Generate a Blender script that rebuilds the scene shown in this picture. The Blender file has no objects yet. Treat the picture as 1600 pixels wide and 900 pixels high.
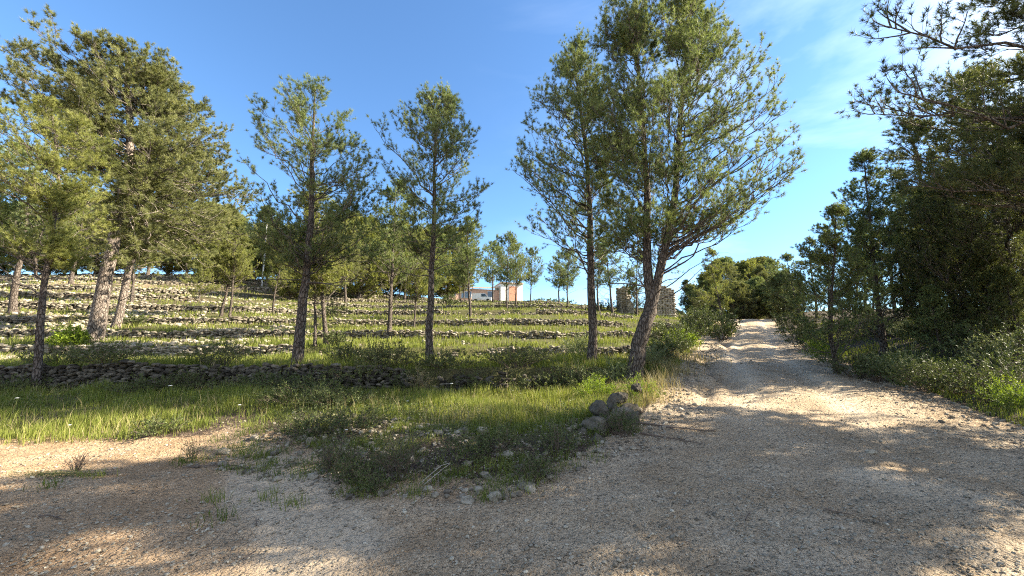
import bpy, math, numpy as np
from mathutils import Vector
rng = np.random.default_rng(7)

# ------------------------------------------------------------------ camera, sky, sun, exposure
C = bpy.context.scene.collection
SC = bpy.context.scene
F = 620.0 / 1600.0                     # focal length / image width
PITCH = math.radians(8.7)
EYE = 1.62
cam = bpy.data.cameras.new('camera')
cam.sensor_width = 36.0; cam.lens = 36.0 * F; cam.clip_start = 0.05; cam.clip_end = 6000
camo = bpy.data.objects.new('camera', cam); C.objects.link(camo)
camo.location = (0, 0, EYE); camo.rotation_euler = (math.radians(90) + PITCH, 0, 0)
SC.camera = camo

SUN_AZ = math.radians(86)              # from +Y towards +X
SUN_EL = math.radians(31)
world = bpy.data.worlds.new('World'); SC.world = world; world.use_nodes = True
wn, wl = world.node_tree.nodes, world.node_tree.links
bg = wn['Background']; bg.inputs['Strength'].default_value = 0.08
sky = wn.new('ShaderNodeTexSky'); sky.sky_type = 'NISHITA'; sky.sun_disc = False
sky.sun_elevation = SUN_EL; sky.sun_rotation = SUN_AZ
sky.air_density = 1.0; sky.dust_density = 0.25; sky.ozone_density = 4.0; sky.altitude = 200
# thin cirrus veil mixed into the sky
tc = wn.new('ShaderNodeTexCoord'); mp = wn.new('ShaderNodeMapping'); mp.inputs['Scale'].default_value = (1.2, 2.2, 5.0)
mp.inputs['Rotation'].default_value = (0.5, 0.4, 0.3)
nz = wn.new('ShaderNodeTexNoise'); nz.inputs['Scale'].default_value = 1.3; nz.inputs['Detail'].default_value = 7
nz.inputs['Roughness'].default_value = 0.55; nz.inputs['Distortion'].default_value = 0.4
rp = wn.new('ShaderNodeValToRGB'); rp.color_ramp.elements[0].position = 0.45; rp.color_ramp.elements[1].position = 0.85
rp.color_ramp.elements[1].color = (0.5, 0.5, 0.5, 1)
mx = wn.new('ShaderNodeMix'); mx.data_type = 'RGBA'; mx.inputs[7].default_value = (6.5, 7.2, 8.2, 1)
wl.new(tc.outputs['Generated'], mp.inputs['Vector']); wl.new(mp.outputs['Vector'], nz.inputs['Vector'])
wl.new(nz.outputs['Fac'], rp.inputs['Fac']); wl.new(rp.outputs['Color'], mx.inputs[0])
tint = wn.new('ShaderNodeMix'); tint.data_type = 'RGBA'; tint.blend_type = 'MULTIPLY'; tint.inputs[0].default_value = 1.0
tint.inputs[7].default_value = (0.69, 0.84, 0.91, 1)
sx_ = wn.new('ShaderNodeSeparateXYZ'); mr = wn.new('ShaderNodeMapRange'); mr.inputs[1].default_value = -0.1; mr.inputs[2].default_value = 0.6
mm = wn.new('ShaderNodeMath'); mm.operation = 'MULTIPLY'
wl.new(tc.outputs['Generated'], sx_.inputs[0]); wl.new(sx_.outputs[0], mr.inputs[0]); wl.new(mr.outputs[0], mm.inputs[0]); wl.new(rp.outputs['Color'], mm.inputs[1])
wl.new(mm.outputs[0], mx.inputs[0]); wl.new(sky.outputs['Color'], tint.inputs[6]); wl.new(tint.outputs[2], mx.inputs[6]); # pale glow round the sun; unseen bright veil behind camera added as fill light
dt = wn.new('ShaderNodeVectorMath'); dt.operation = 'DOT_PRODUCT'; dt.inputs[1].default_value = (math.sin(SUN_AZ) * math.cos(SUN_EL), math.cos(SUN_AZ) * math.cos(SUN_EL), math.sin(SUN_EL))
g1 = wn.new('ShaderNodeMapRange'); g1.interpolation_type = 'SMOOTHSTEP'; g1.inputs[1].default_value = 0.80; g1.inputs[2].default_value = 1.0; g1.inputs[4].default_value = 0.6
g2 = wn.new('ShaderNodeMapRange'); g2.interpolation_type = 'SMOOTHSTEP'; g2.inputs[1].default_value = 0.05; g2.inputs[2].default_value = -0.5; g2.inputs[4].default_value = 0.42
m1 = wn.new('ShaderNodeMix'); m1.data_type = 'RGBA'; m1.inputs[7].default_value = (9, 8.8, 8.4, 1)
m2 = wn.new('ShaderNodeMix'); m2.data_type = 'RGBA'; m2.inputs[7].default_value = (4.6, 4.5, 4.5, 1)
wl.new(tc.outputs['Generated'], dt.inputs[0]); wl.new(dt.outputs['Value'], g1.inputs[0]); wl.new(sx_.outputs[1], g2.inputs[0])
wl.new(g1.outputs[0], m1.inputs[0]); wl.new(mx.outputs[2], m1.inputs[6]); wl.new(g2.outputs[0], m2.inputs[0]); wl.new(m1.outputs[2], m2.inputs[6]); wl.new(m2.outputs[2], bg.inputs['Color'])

sl = bpy.data.lights.new('sun', 'SUN'); sl.energy = 5.0; sl.angle = math.radians(0.55); sl.color = (1.0, 0.89, 0.70)
so = bpy.data.objects.new('sun', sl); C.objects.link(so)
sd = Vector((math.sin(SUN_AZ) * math.cos(SUN_EL), math.cos(SUN_AZ) * math.cos(SUN_EL), math.sin(SUN_EL)))
so.rotation_euler = sd.to_track_quat('Z', 'Y').to_euler(); so.location = (40, 0, 40)
vs = SC.view_settings
vs.view_transform = 'Standard'; vs.look = 'None'; vs.gamma = 1.0; vs.use_curve_mapping = False; vs.exposure = 2.2
SC.cycles.use_denoising = False; SC.cycles.filter_width = 1.1; SC.cycles.sample_clamp_indirect = 4.0
SC.cycles.max_bounces = 7; SC.cycles.diffuse_bounces = 4; SC.cycles.transmission_bounces = 3; SC.cycles.transparent_max_bounces = 4

# ------------------------------------------------------------------ helpers
def ss(t):
    t = np.clip(t, 0, 1); return t * t * (3 - 2 * t)

def _hash(ix, iy, seed):
    n = (ix.astype(np.int64) * 374761393 + iy.astype(np.int64) * 668265263 + seed * 974634777) & 0x7fffffff
    n = ((n ^ (n >> 13)) * 1274126177) & 0x7fffffff
    return ((n ^ (n >> 16)) & 0xffff) / 65535.0

def vnoise(x, y, seed=0):
    x = np.asarray(x, float); y = np.asarray(y, float)
    ix = np.floor(x); iy = np.floor(y); fx = x - ix; fy = y - iy
    fx = fx * fx * (3 - 2 * fx); fy = fy * fy * (3 - 2 * fy)
    a = _hash(ix, iy, seed); b = _hash(ix + 1, iy, seed); c = _hash(ix, iy + 1, seed); d = _hash(ix + 1, iy + 1, seed)
    return (a + (b - a) * fx) * (1 - fy) + (c + (d - c) * fx) * fy

def fbm(x, y, seed=0, octv=4):
    s = 0; a = 1; t = 0
    for o in range(octv):
        s = s + a * vnoise(x * 2 ** o + 13.7 * o, y * 2 ** o - 7.1 * o, seed + o); t += a; a *= 0.5
    return s / t * 2 - 1               # -1..1

def norm(v): return v / np.maximum(np.linalg.norm(v, axis=-1, keepdims=True), 1e-9)

class MB:
    """collects vertices, quads, triangles and a per-vertex tone; builds ONE mesh"""
    def __init__(s): s.v = []; s.q = []; s.t = []; s.a = []; s.n = 0
    def add(s, v, quads=None, tris=None, tone=0.5):
        v = np.asarray(v, float).reshape(-1, 3)
        if quads is not None and len(quads): s.q.append(np.asarray(quads, np.int64).reshape(-1, 4) + s.n)
        if tris is not None and len(tris): s.t.append(np.asarray(tris, np.int64).reshape(-1, 3) + s.n)
        s.v.append(v); s.a.append(np.broadcast_to(np.asarray(tone, float), (len(v),)).copy()); s.n += len(v)
    def tubes(s, P, R, sides=4, tone=0.5):
        n, m, _ = P.shape
        T = norm(np.gradient(P, axis=1)); ref = np.zeros_like(T); ref[..., 0] = 1
        par = np.abs(T[..., 0]) > 0.85; ref[par] = (0, 1, 0)
        U = norm(np.cross(T, ref)); V = np.cross(T, U)
        an = np.arange(sides) * 2 * np.pi / sides
        ring = U[:, :, None] * np.cos(an)[:, None] + V[:, :, None] * np.sin(an)[:, None]
        X = P[:, :, None] + ring * R[:, :, None, None]
        idx = np.arange(n * m * sides).reshape(n, m, sides)
        a = idx[:, :-1]; b = idx[:, 1:]
        q = np.stack([a, np.roll(a, -1, 2), np.roll(b, -1, 2), b], -1)
        tn = np.broadcast_to(np.asarray(tone, float).reshape(-1, 1, 1), (n, m, sides)).reshape(-1) if np.ndim(tone) else tone
        s.add(X, q, None, tn)
    def build(s, name, mat, parent=None, smooth=False, loc=None):
        v = np.concatenate(s.v) if s.v else np.zeros((0, 3))
        q = np.concatenate(s.q) if s.q else np.zeros((0, 4), np.int64)
        t = np.concatenate(s.t) if s.t else np.zeros((0, 3), np.int64)
        me = bpy.data.meshes.new(name)
        me.vertices.add(len(v)); me.vertices.foreach_set('co', v.astype(np.float32).ravel())
        me.loops.add(q.size + t.size); me.loops.foreach_set('vertex_index', np.concatenate([q.ravel(), t.ravel()]).astype(np.int32))
        me.polygons.add(len(q) + len(t))
        st = np.concatenate([np.arange(len(q)) * 4, q.size + np.arange(len(t)) * 3]).astype(np.int32)
        me.polygons.foreach_set('loop_start', st)
        me.polygons.foreach_set('use_smooth', np.full(len(st), smooth))
        at_ = me.attributes.new('tone', 'FLOAT', 'POINT'); at_.data.foreach_set('value', np.concatenate(s.a).astype(np.float32))
        me.update(calc_edges=True)
        me.materials.append(mat)
        o = bpy.data.objects.new(name, me); C.objects.link(o)
        if parent: o.parent = parent
        if loc is not None: o.location = loc
        return o

def tag(o, label=None, cat=None, group=None, kind=None):
    if label: o['label'] = label
    if cat: o['category'] = cat
    if group: o['group'] = group
    if kind: o['kind'] = kind
    return o

def empty(name, loc):
    o = bpy.data.objects.new(name, None); C.objects.link(o); o.location = loc; o.empty_display_size = 0.3
    return o

def bez(A, B, Cc, m):
    t = np.linspace(0, 1, m)[None, :, None]
    return (1 - t) ** 2 * A[:, None] + 2 * t * (1 - t) * B[:, None] + t * t * Cc[:, None]

# box with given extents (list of corners), into a builder
def box(mb, c, sz, rz=0.0, tone=0.5):
    x, y, z = np.array(sz) / 2
    v = np.array([(sx * x, sy * y, szz * z) for szz in (-1, 1) for sx, sy in ((-1, -1), (1, -1), (1, 1), (-1, 1))])
    ca, sa = math.cos(rz), math.sin(rz)
    v = np.stack([v[:, 0] * ca - v[:, 1] * sa, v[:, 0] * sa + v[:, 1] * ca, v[:, 2]], 1) + np.array(c)
    mb.add(v, [(0, 3, 2, 1), (4, 5, 6, 7), (0, 1, 5, 4), (1, 2, 6, 5), (2, 3, 7, 6), (3, 0, 4, 7)], None, tone)

# ------------------------------------------------------------------ materials
def mat(name, rough=0.9):
    m = bpy.data.materials.new(name); m.use_nodes = True
    b = m.node_tree.nodes['Principled BSDF']; b.inputs['Roughness'].default_value = rough
    b.inputs['Specular IOR Level'].default_value = 0.2
    return m, m.node_tree.nodes, m.node_tree.links, b

def ramp(N, L, src, cols):
    r = N.new('ShaderNodeValToRGB'); e = r.color_ramp.elements
    while len(e) < len(cols): e.new(0.5)
    for k, (p, c) in enumerate(cols): e[k].position = p; e[k].color = (*c, 1)
    L.new(src, r.inputs['Fac']); return r.outputs['Color']

def noise(N, L, scale, detail=4, vec=None, rough=0.6, dist=0.0):
    n = N.new('ShaderNodeTexNoise'); n.inputs['Scale'].default_value = scale; n.inputs['Detail'].default_value = detail
    n.inputs['Roughness'].default_value = rough; n.inputs['Distortion'].default_value = dist
    if vec is None:
        g = N.new('ShaderNodeNewGeometry'); vec = g.outputs['Position']
    L.new(vec, n.inputs['Vector']); return n.outputs['Fac']

def attr(N, name):
    a = N.new('ShaderNodeAttribute'); a.attribute_name = name; return a.outputs['Fac']

def mixc(N, L, fac, a, b, mode='MIX'):
    m = N.new('ShaderNodeMix'); m.data_type = 'RGBA'; m.blend_type = mode
    for inp, v in ((m.inputs[0], fac), (m.inputs[6], a), (m.inputs[7], b)):
        if isinstance(v, (int, float)): inp.default_value = v
        elif isinstance(v, tuple): inp.default_value = (*v, 1)
        else: L.new(v, inp)
    return m.outputs[2]

def math_(N, L, op, a, b=0.0, clamp=False):
    m = N.new('ShaderNodeMath'); m.operation = op; m.use_clamp = clamp
    for inp, v in ((m.inputs[0], a), (m.inputs[1], b)):
        if isinstance(v, (int, float)): inp.default_value = v
        else: L.new(v, inp)
    return m.outputs[0]

def bump(N, L, h, dist, strength=1.0, chain=None):
    b = N.new('ShaderNodeBump'); b.inputs['Distance'].default_value = dist; b.inputs['Strength'].default_value = strength
    L.new(h, b.inputs['Height'])
    if chain is not None: L.new(chain, b.inputs['Normal'])
    return b.outputs['Normal']

def leaf_mat(name, cols, trans=0.3, rough=0.55, big=0.35):
    """two-sided leaf: diffuse + translucent, colour from the per-leaf tone and a slow noise"""
    m, N, L, b = mat(name, rough)
    t = math_(N, L, 'ADD', math_(N, L, 'MULTIPLY', attr(N, 'tone'), 1 - big), math_(N, L, 'MULTIPLY', noise(N, L, 0.9, 2), big))
    c = ramp(N, L, t, cols); L.new(c, b.inputs['Base Color'])
    tr = N.new('ShaderNodeBsdfTranslucent'); L.new(mixc(N, L, 1.0, c, (1.0, 1.0, 0.55), 'MULTIPLY'), tr.inputs['Color'])
    ms = N.new('ShaderNodeMixShader'); ms.inputs[0].default_value = trans
    L.new(b.outputs[0], ms.inputs[1]); L.new(tr.outputs[0], ms.inputs[2]); L.new(ms.outputs[0], N['Material Output'].inputs['Surface'])
    return m

M = {}
M['needle'] = leaf_mat('pine_needles', [(0.1, (0.06, 0.075, 0.03)), (0.5, (0.165, 0.21, 0.08)), (0.9, (0.29, 0.33, 0.15))], 0.4)
M['needle_pale'] = leaf_mat('pale_pine_needles', [(0.1, (0.09, 0.11, 0.03)), (0.5, (0.21, 0.23, 0.065)), (0.9, (0.33, 0.33, 0.11))], 0.4)
M['needle_olive'] = leaf_mat('olive_pine_needles', [(0.1, (0.07, 0.08, 0.033)), (0.5, (0.17, 0.185, 0.07)), (0.9, (0.29, 0.29, 0.13))], 0.35)
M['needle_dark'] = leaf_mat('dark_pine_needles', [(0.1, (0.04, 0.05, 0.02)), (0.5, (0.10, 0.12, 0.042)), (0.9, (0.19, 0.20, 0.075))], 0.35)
M['grass'] = leaf_mat('grass', [(0.0, (0.055, 0.09, 0.018)), (0.45, (0.16, 0.19, 0.035)), (0.8, (0.28, 0.30, 0.075)), (0.97, (0.42, 0.37, 0.17))], 0.4)
M['dry'] = leaf_mat('dry_grass', [(0.1, (0.16, 0.13, 0.06)), (0.9, (0.42, 0.35, 0.19))], 0.3)
M['shrub'] = leaf_mat('shrub_leaves', [(0.1, (0.035, 0.05, 0.018)), (0.5, (0.08, 0.105, 0.035)), (0.9, (0.15, 0.17, 0.06))], 0.25)
M['lush'] = leaf_mat('bright_leaves', [(0.1, (0.10, 0.16, 0.015)), (0.9, (0.28, 0.36, 0.04))], 0.45)
M['grey_shrub'] = leaf_mat('grey_green_leaves', [(0.1, (0.09, 0.11, 0.055)), (0.9, (0.23, 0.25, 0.14))], 0.25)

def bark(name, k):
    m, N, L, b = mat(name, 0.95)
    tcn = N.new('ShaderNodeTexCoord'); mpn = N.new('ShaderNodeMapping'); mpn.inputs['Scale'].default_value = (1, 1, 0.33)
    L.new(tcn.outputs['Object'], mpn.inputs['Vector'])
    vo = N.new('ShaderNodeTexVoronoi'); vo.feature = 'DISTANCE_TO_EDGE'; vo.inputs['Scale'].default_value = 16
    wob = N.new('ShaderNodeMix'); wob.data_type = 'VECTOR'
    nn = N.new('ShaderNodeTexNoise'); nn.inputs['Scale'].default_value = 9; L.new(mpn.outputs[0], nn.inputs['Vector'])
    va = N.new('ShaderNodeVectorMath'); va.operation = 'MULTIPLY_ADD'; va.inputs[1].default_value = (0.09,) * 3
    L.new(nn.outputs['Color'], va.inputs[0]); L.new(mpn.outputs[0], va.inputs[2]); L.new(va.outputs[0], vo.inputs['Vector'])
    crack = math_(N, L, 'MULTIPLY', vo.outputs['Distance'], 7.0, True)
    n2 = noise(N, L, 22, 5, mpn.outputs[0])
    c = ramp(N, L, n2, [(0.3, (0.13 * k, 0.105 * k, 0.085 * k)), (0.55, (0.24 * k, 0.20 * k, 0.17 * k)), (0.75, (0.34 * k, 0.30 * k, 0.26 * k))])
    c = mixc(N, L, crack, (0.045, 0.033, 0.026), c)
    c = mixc(N, L, attr(N, 'tone'), c, mixc(N, L, 0.5, c, (0.28, 0.25, 0.215)))
    L.new(c, b.inputs['Base Color'])
    h = math_(N, L, 'ADD', crack, math_(N, L, 'MULTIPLY', n2, 0.6))
    L.new(bump(N, L, h, 0.03), b.inputs['Normal'])
    return m
M['bark'] = bark('pine_bark', 0.55); M['bark_lit'] = bark('lit_pine_bark', 1.0)  # second copy: same bark with sunlight put into its paler colour

def stone(name, dark=1.0):
    m, N, L, b = mat(name, 0.92)
    t = attr(N, 'tone'); n1 = noise(N, L, 6, 6); n2 = noise(N, L, 45, 4)
    c = ramp(N, L, t, [(0.0, (0.17 * dark, 0.145 * dark, 0.115 * dark)), (0.5, (0.36 * dark, 0.32 * dark, 0.25 * dark)), (1.0, (0.56 * dark, 0.50 * dark, 0.39 * dark))])
    sp = ramp(N, L, n1, [(0.35, (0.45, 0.43, 0.4)), (0.6, (1, 1, 1))])
    c = mixc(N, L, 1.0, c, sp, 'MULTIPLY')
    lich = ramp(N, L, n2, [(0.45, (1, 1, 1)), (0.62, (0.62, 0.6, 0.58))])
    c = mixc(N, L, 0.7, c, lich, 'MULTIPLY')
    L.new(c, b.inputs['Base Color'])
    L.new(bump(N, L, math_(N, L, 'ADD', n1, math_(N, L, 'MULTIPLY', n2, 0.35)), 0.06), b.inputs['Normal'])
    return m
M['stone'] = stone('limestone')
M['boulder'] = stone('weathered_limestone', 0.4); M['wall_shaded'] = stone('shaded_limestone', 0.33); M['wall_stone'] = stone('wall_limestone', 0.8)  # the lowest wall's stone is darkened to put its shade into the colour

def ground_mat():
    m, N, L, b = mat('earth_and_gravel', 0.95)
    grav = attr(N, 'grav'); green = attr(N, 'green'); red = attr(N, 'red')
    nf = noise(N, L, 90, 3, rough=0.7); nm = noise(N, L, 14, 5, rough=0.65); nl = noise(N, L, 1.1, 5, dist=0.5); nh = noise(N, L, 5.0, 4)
    vo = N.new('ShaderNodeTexVoronoi'); vo.inputs['Scale'].default_value = 38; g = N.new('ShaderNodeNewGeometry')
    L.new(g.outputs['Position'], vo.inputs['Vector'])
    vo2 = N.new('ShaderNodeTexVoronoi'); vo2.inputs['Scale'].default_value = 17; L.new(g.outputs['Position'], vo2.inputs['Vector'])
    # gravel
    gc = ramp(N, L, nm, [(0.25, (0.36, 0.255, 0.155)), (0.5, (0.51, 0.375, 0.235)), (0.78, (0.64, 0.50, 0.335))])
    gc = mixc(N, L, 0.45, gc, ramp(N, L, nf, [(0.34, (0.13, 0.10, 0.07)), (0.47, (0.45, 0.35, 0.235)), (0.66, (0.80, 0.68, 0.50))]))
    gc = mixc(N, L, 0.3, gc, ramp(N, L, vo.outputs['Color'], [(0.1, (0.16, 0.13, 0.095)), (0.9, (0.72, 0.63, 0.48))]))
    gc = mixc(N, L, math_(N, L, 'MULTIPLY', red, 0.5), gc, mixc(N, L, 1.0, gc, (0.98, 0.72, 0.50), 'MULTIPLY'))
    gc = mixc(N, L, ramp(N, L, nl, [(0.38, (0.0, 0.0, 0.0)), (0.62, (0.8, 0.8, 0.8))]), gc, mixc(N, L, 1.0, gc, (0.74, 0.67, 0.59), 'MULTIPLY'))
    gc = mixc(N, L, math_(N, L, 'MULTIPLY', attr(N, 'rut'), 0.7), gc, (0.58, 0.48, 0.35))
    # bare earth with litter
    ec = ramp(N, L, nm, [(0.25, (0.035, 0.024, 0.017)), (0.5, (0.085, 0.06, 0.043)), (0.8, (0.20, 0.155, 0.11))])
    ec = mixc(N, L, green, ec, ramp(N, L, nh, [(0.3, (0.07, 0.075, 0.025)), (0.7, (0.15, 0.155, 0.05))]))
    edge = math_(N, L, 'ADD', grav, math_(N, L, 'MULTIPLY', math_(N, L, 'SUBTRACT', nm, 0.5), 0.9))
    fac = ramp(N, L, edge, [(0.4, (0, 0, 0)), (0.6, (1, 1, 1))])
    c = mixc(N, L, fac, ec, gc)
    L.new(c, b.inputs['Base Color'])
    h1 = math_(N, L, 'ADD', math_(N, L, 'MULTIPLY', nf, 0.45), math_(N, L, 'MULTIPLY', vo.outputs['Distance'], -0.7))
    h2 = math_(N, L, 'ADD', math_(N, L, 'MULTIPLY', nm, 1.0), math_(N, L, 'MULTIPLY', vo2.outputs['Distance'], -0.6))
    n = bump(N, L, h2, 0.07, 1.0); n = bump(N, L, math_(N, L, 'MULTIPLY', h1, math_(N, L, 'SUBTRACT', 1.0, math_(N, L, 'MULTIPLY', attr(N, 'rut'), 0.5))), 0.035, 1.0, n)
    L.new(n, b.inputs['Normal'])
    return m
M['ground'] = ground_mat()

def plain(name, cols, rough=0.8, scale=8, bmp=0.0, spec=0.2, metal=0.0):
    m, N, L, b = mat(name, rough); n = noise(N, L, scale, 5)
    L.new(ramp(N, L, n, [(0.3, cols[0]), (0.7, cols[1])]), b.inputs['Base Color'])
    b.inputs['Specular IOR Level'].default_value = spec; b.inputs['Metallic'].default_value = metal
    if bmp: L.new(bump(N, L, n, bmp), b.inputs['Normal'])
    return m
M['render'] = plain('white_render', [(0.72, 0.69, 0.62), (0.82, 0.79, 0.72)])
M['pink'] = plain('pink_render', [(0.50, 0.31, 0.23), (0.62, 0.40, 0.30)])
M['brick'] = plain('salmon_brick', [(0.52, 0.24, 0.15), (0.66, 0.34, 0.22)], scale=3)
M['tile'] = plain('clay_tiles', [(0.45, 0.30, 0.20), (0.62, 0.45, 0.32)], scale=4)
M['glass'] = plain('window_glass', [(0.03, 0.06, 0.10), (0.06, 0.10, 0.16)], 0.08, 1, spec=0.8)
M['frame'] = plain('window_frame', [(0.55, 0.55, 0.55), (0.7, 0.7, 0.7)], 0.5)
M['carpaint'] = plain('white_car_paint', [(0.78, 0.78, 0.78), (0.82, 0.82, 0.82)], 0.3, spec=0.5)
M['rubber'] = plain('tyre_rubber', [(0.02, 0.02, 0.02), (0.04, 0.04, 0.04)], 0.8)
M['pole'] = plain('pale_pole', [(0.62, 0.62, 0.60), (0.75, 0.75, 0.72)], 0.6)
M['stick'] = plain('dead_wood', [(0.07, 0.05, 0.04), (0.17, 0.13, 0.10)], 0.9, 20, 0.01)
M['palewood'] = plain('bleached_wood', [(0.30, 0.27, 0.23), (0.48, 0.44, 0.38)], 0.9, 20, 0.01)
M['petal'] = plain('white_petals', [(0.75, 0.75, 0.72), (0.85, 0.85, 0.82)], 0.7)
M['stem'] = plain('green_stem', [(0.10, 0.14, 0.04), (0.16, 0.2, 0.06)], 0.7)
M['cone'] = plain('pine_cone', [(0.06, 0.035, 0.02), (0.12, 0.08, 0.05)], 0.8, 40, 0.01)

# ------------------------------------------------------------------ terrain
TX = [-60, -14, -8, -5.5, -3.4, -1.8, -0.6, 0.0, 0.85, 1.65, 2.5, 3.7, 8.3, 14.4, 22.5, 40, 80]
TY = [8.5, 7.0, 6.4, 6.3, 5.6, 4.75, 4.45, 4.5, 5.2, 6.3, 7.5, 10, 18, 28, 41, 75, 150]
BX = [-60, -8, -4, -1, 0.5, 1.8, 3.0, 5, 10, 15, 23, 60]
BW = [5.0, 4.5, 3.4, 2.2, 1.6, 1.1, 1.3, 2.8, 6, 11, 16, 40]
def toe(x): return np.interp(x, TX, TY)
def xright(y): return np.interp(y, [-20, 0, 4, 5.3, 7.5, 10, 18, 28, 41, 60, 200], [7, 7.2, 7.4, 7.7, 8.4, 9.8, 13.7, 19.7, 27.4, 38, 110])
def xleft(y): return np.interp(y, TY[7:], TX[7:])
_ys = np.linspace(-60, 300, 3601)
_r = np.interp(_ys, [-60, -5, 2, 5, 7.5, 10, 14, 18, 23, 28, 34, 41, 48, 60, 300], [-0.4, -0.05, 0.0, 0.18, 0.42, 0.70, 1.02, 1.35, 1.95, 2.65, 3.55, 4.65, 5.1, 5.2, 2.0])
_k = np.hanning(31); _k /= _k.sum(); _r[15:-15] = np.convolve(_r, _k, 'same')[15:-15]
def Rz(y): return np.interp(y, _ys, _r)

WK = [12, 17, 22, 28, 35, 44, 55, 66, 78, 90]
ZB = [0.42, 1.27, 2.12, 3.15, 4.45, 5.95, 7.6, 9.2, 10.6, 11.9]
WH = [0.68, 0.36, 0.32, 0.34, 0.36, 0.34, 0.31, 0.28, 0.26, 0.26]
px_, pz_ = [-100, 4, 8], [0.3, 0.32, 0.42]
for a_, b_, c_ in zip(WK, ZB, WH): px_ += [a_, a_ + 0.14]; pz_ += [b_, b_ + c_]
px_ += [100, 118, 200, 400, 2000]; pz_ += [12.9, 12.9, 5, -15, -60]
def lefts(x): return ss((-x - 5) / 40.0)
def warp(x): return 1 - 0.49 * lefts(x)
def wig(x, y): return (0.9 * (vnoise(x * 0.11, 3.0 + 0 * x, 5) - 0.5) + 0.5 * (vnoise(x * 0.37, 9.0 + 0 * x, 6) - 0.5)) + np.clip((y - 10) * 0.16, 0, 3.6) * (vnoise(x * 0.07, y * 0.09, 8) - 0.5)
def yp_of(x, y): return np.where(y > 12, 12 + (y - 12) / warp(x), y) + wig(x, y)
def ywall(x, k):
    y = np.full(np.shape(x), float(WK[k]))
    for _ in range(14): y = 0.4 * y + 0.6 * (12 + (WK[k] - wig(x, y) - 12) * warp(x))
    return y
def T(x, y):
    yp = yp_of(x, y)
    z = np.interp(yp, px_, pz_)
    z = z - 0.9 * lefts(x) * ss((yp - 18) / 40.0)
    z = z * (1 - 0.14 * ss((x - 4) / 14.0) * ss((y - 20) / 20))
    return z
def hmask(x, y):
    bw = np.interp(x, BX, BW)
    return ss((y - toe(x)) / bw)
def H(x, y, micro=True):
    x = np.asarray(x, float); y = np.asarray(y, float)
    G = Rz(y) * ss((x + 3.5) / 4.5) * np.where(y < 12, 1, 1) + 0.012 * np.clip(-x - 2, 0, 30) * ss((y - 2) / 6)
    h = hmask(x, y)
    z = G * (1 - h) + T(x, y) * h
    # bank right of the road
    d = x - xright(y)
    z = z + np.where(d > 0, 0.75 * ss(d / 4.0) + 0.03 * np.clip(d, 0, 60), 0) * (1 - ss((y - 120) / 80))
    if micro:
        road = (1 - h) * (d < 0.5)
        z = z + 0.10 * fbm(x * 0.35, y * 0.35, 11, 3) * (0.4 + h)
        z = z + 0.035 * fbm(x * 1.6, y * 1.6, 21, 4) + 0.03 * fbm(x * 0.8 + 0.5 * y, y * 2.2, 23, 3) * road
        # wheel ruts and the washed gully along the left edge of the road
        xc = 0.5 * (xleft(y) + xright(y)); g = ss((y - 7) / 4)
        for o_, dep, w_ in ((-1.1, 0.085, 0.32), (0.9, 0.085, 0.32)):
            z = z - g * dep * np.exp(-((x - xc - o_ - 0.25 * np.sin(y * 0.4)) / w_) ** 2) * road
        gx = xleft(y) + 0.9 + 0.35 * np.sin(y * 0.7) + 0.15 * np.sin(y * 2.3)
        z = z - g * 0.17 * np.exp(-((x - gx) / 0.2) ** 2) * road
    return z
def Hs(x, y): return float(H(np.array([x]), np.array([y]))[0])

def steps(lo, hi, fn):
    out = [lo]
    while out[-1] < hi: out.append(out[-1] + fn(out[-1]))
    return np.array(out)
gy = np.concatenate([np.linspace(-60, 1.0, 60)[:-1], steps(1.0, 1500, lambda y: max(0.034, 0.0062 * y) if y < 110 else 0.08 * y)])
xr_ = steps(0, 1500, lambda x: 0.045 if x < 9 else (0.014 * (x - 9) + 0.045 if x < 130 else 0.12 * x))
gx_ = np.concatenate([-xr_[:0:-1], xr_])
X, Y = np.meshgrid(gx_, gy)
Z = H(X, Y)
near = np.clip(1 - (np.hypot(X, Y) - 9) / 8, 0, 1)
hm = hmask(X, Y)
Z += near * (0.010 * fbm(X * 7, Y * 7, 41, 2) + 0.008 * (fbm(X * 13, Y * 13, 43, 2))) * 1.0
rd = X - xright(Y)
grav = (1 - ss(hm * 5.0)) * (1 - ss((rd + 0.3) / 0.9))
rockl = lefts(X) * ss((Y - 14) / 8)
gravv = np.clip(grav + rockl * 0.55 * (fbm(X * 0.6, Y * 0.6, 71, 3) > -0.1) + 0.55 * (1 - ss((hm - 0.25) / 0.5)) * ss((-X - 2.2) / 1.0) * ss((X + 6.5) / 1.5), 0, 1)
green = np.clip(ss(hm * 1.2 - 0.4) * (0.75 - 0.5 * rockl) + 0.5 * fbm(X * 0.7, Y * 0.7, 75, 3), 0, 1) * (1 - grav)
xc_ = 0.5 * (xleft(Y) + xright(Y)); _g = ss((Y - 5.5) / 3)
rut = _g * (np.exp(-((X - xc_ + 1.1 + 0.25 * np.sin(Y * 0.4)) / 0.42) ** 2) + np.exp(-((X - xc_ - 0.9 + 0.25 * np.sin(Y * 0.4)) / 0.42) ** 2)) * (0.6 + 0.8 * fbm(X * 0.7, Y * 0.3, 15, 3))
rut = np.clip(rut + 0.9 * ss((fbm(X * 0.45 + 0.25 * Y, Y * 0.22, 17, 4) - 0.12) / 0.3) * (1 - _g * 0.5), 0, 1)
red = np.clip(ss((1.5 - X) / 5.0) * 0.9 + 0.35 * fbm(X * 0.5, Y * 0.5, 61, 3), 0, 1) * ss((10 - Y) / 4)
ny, nx = X.shape
V = np.stack([X, Y, Z], -1).reshape(-1, 3)
idx = np.arange(ny * nx).reshape(ny, nx)
quads = np.stack([idx[:-1, :-1], idx[:-1, 1:], idx[1:, 1:], idx[1:, :-1]], -1)
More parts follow.
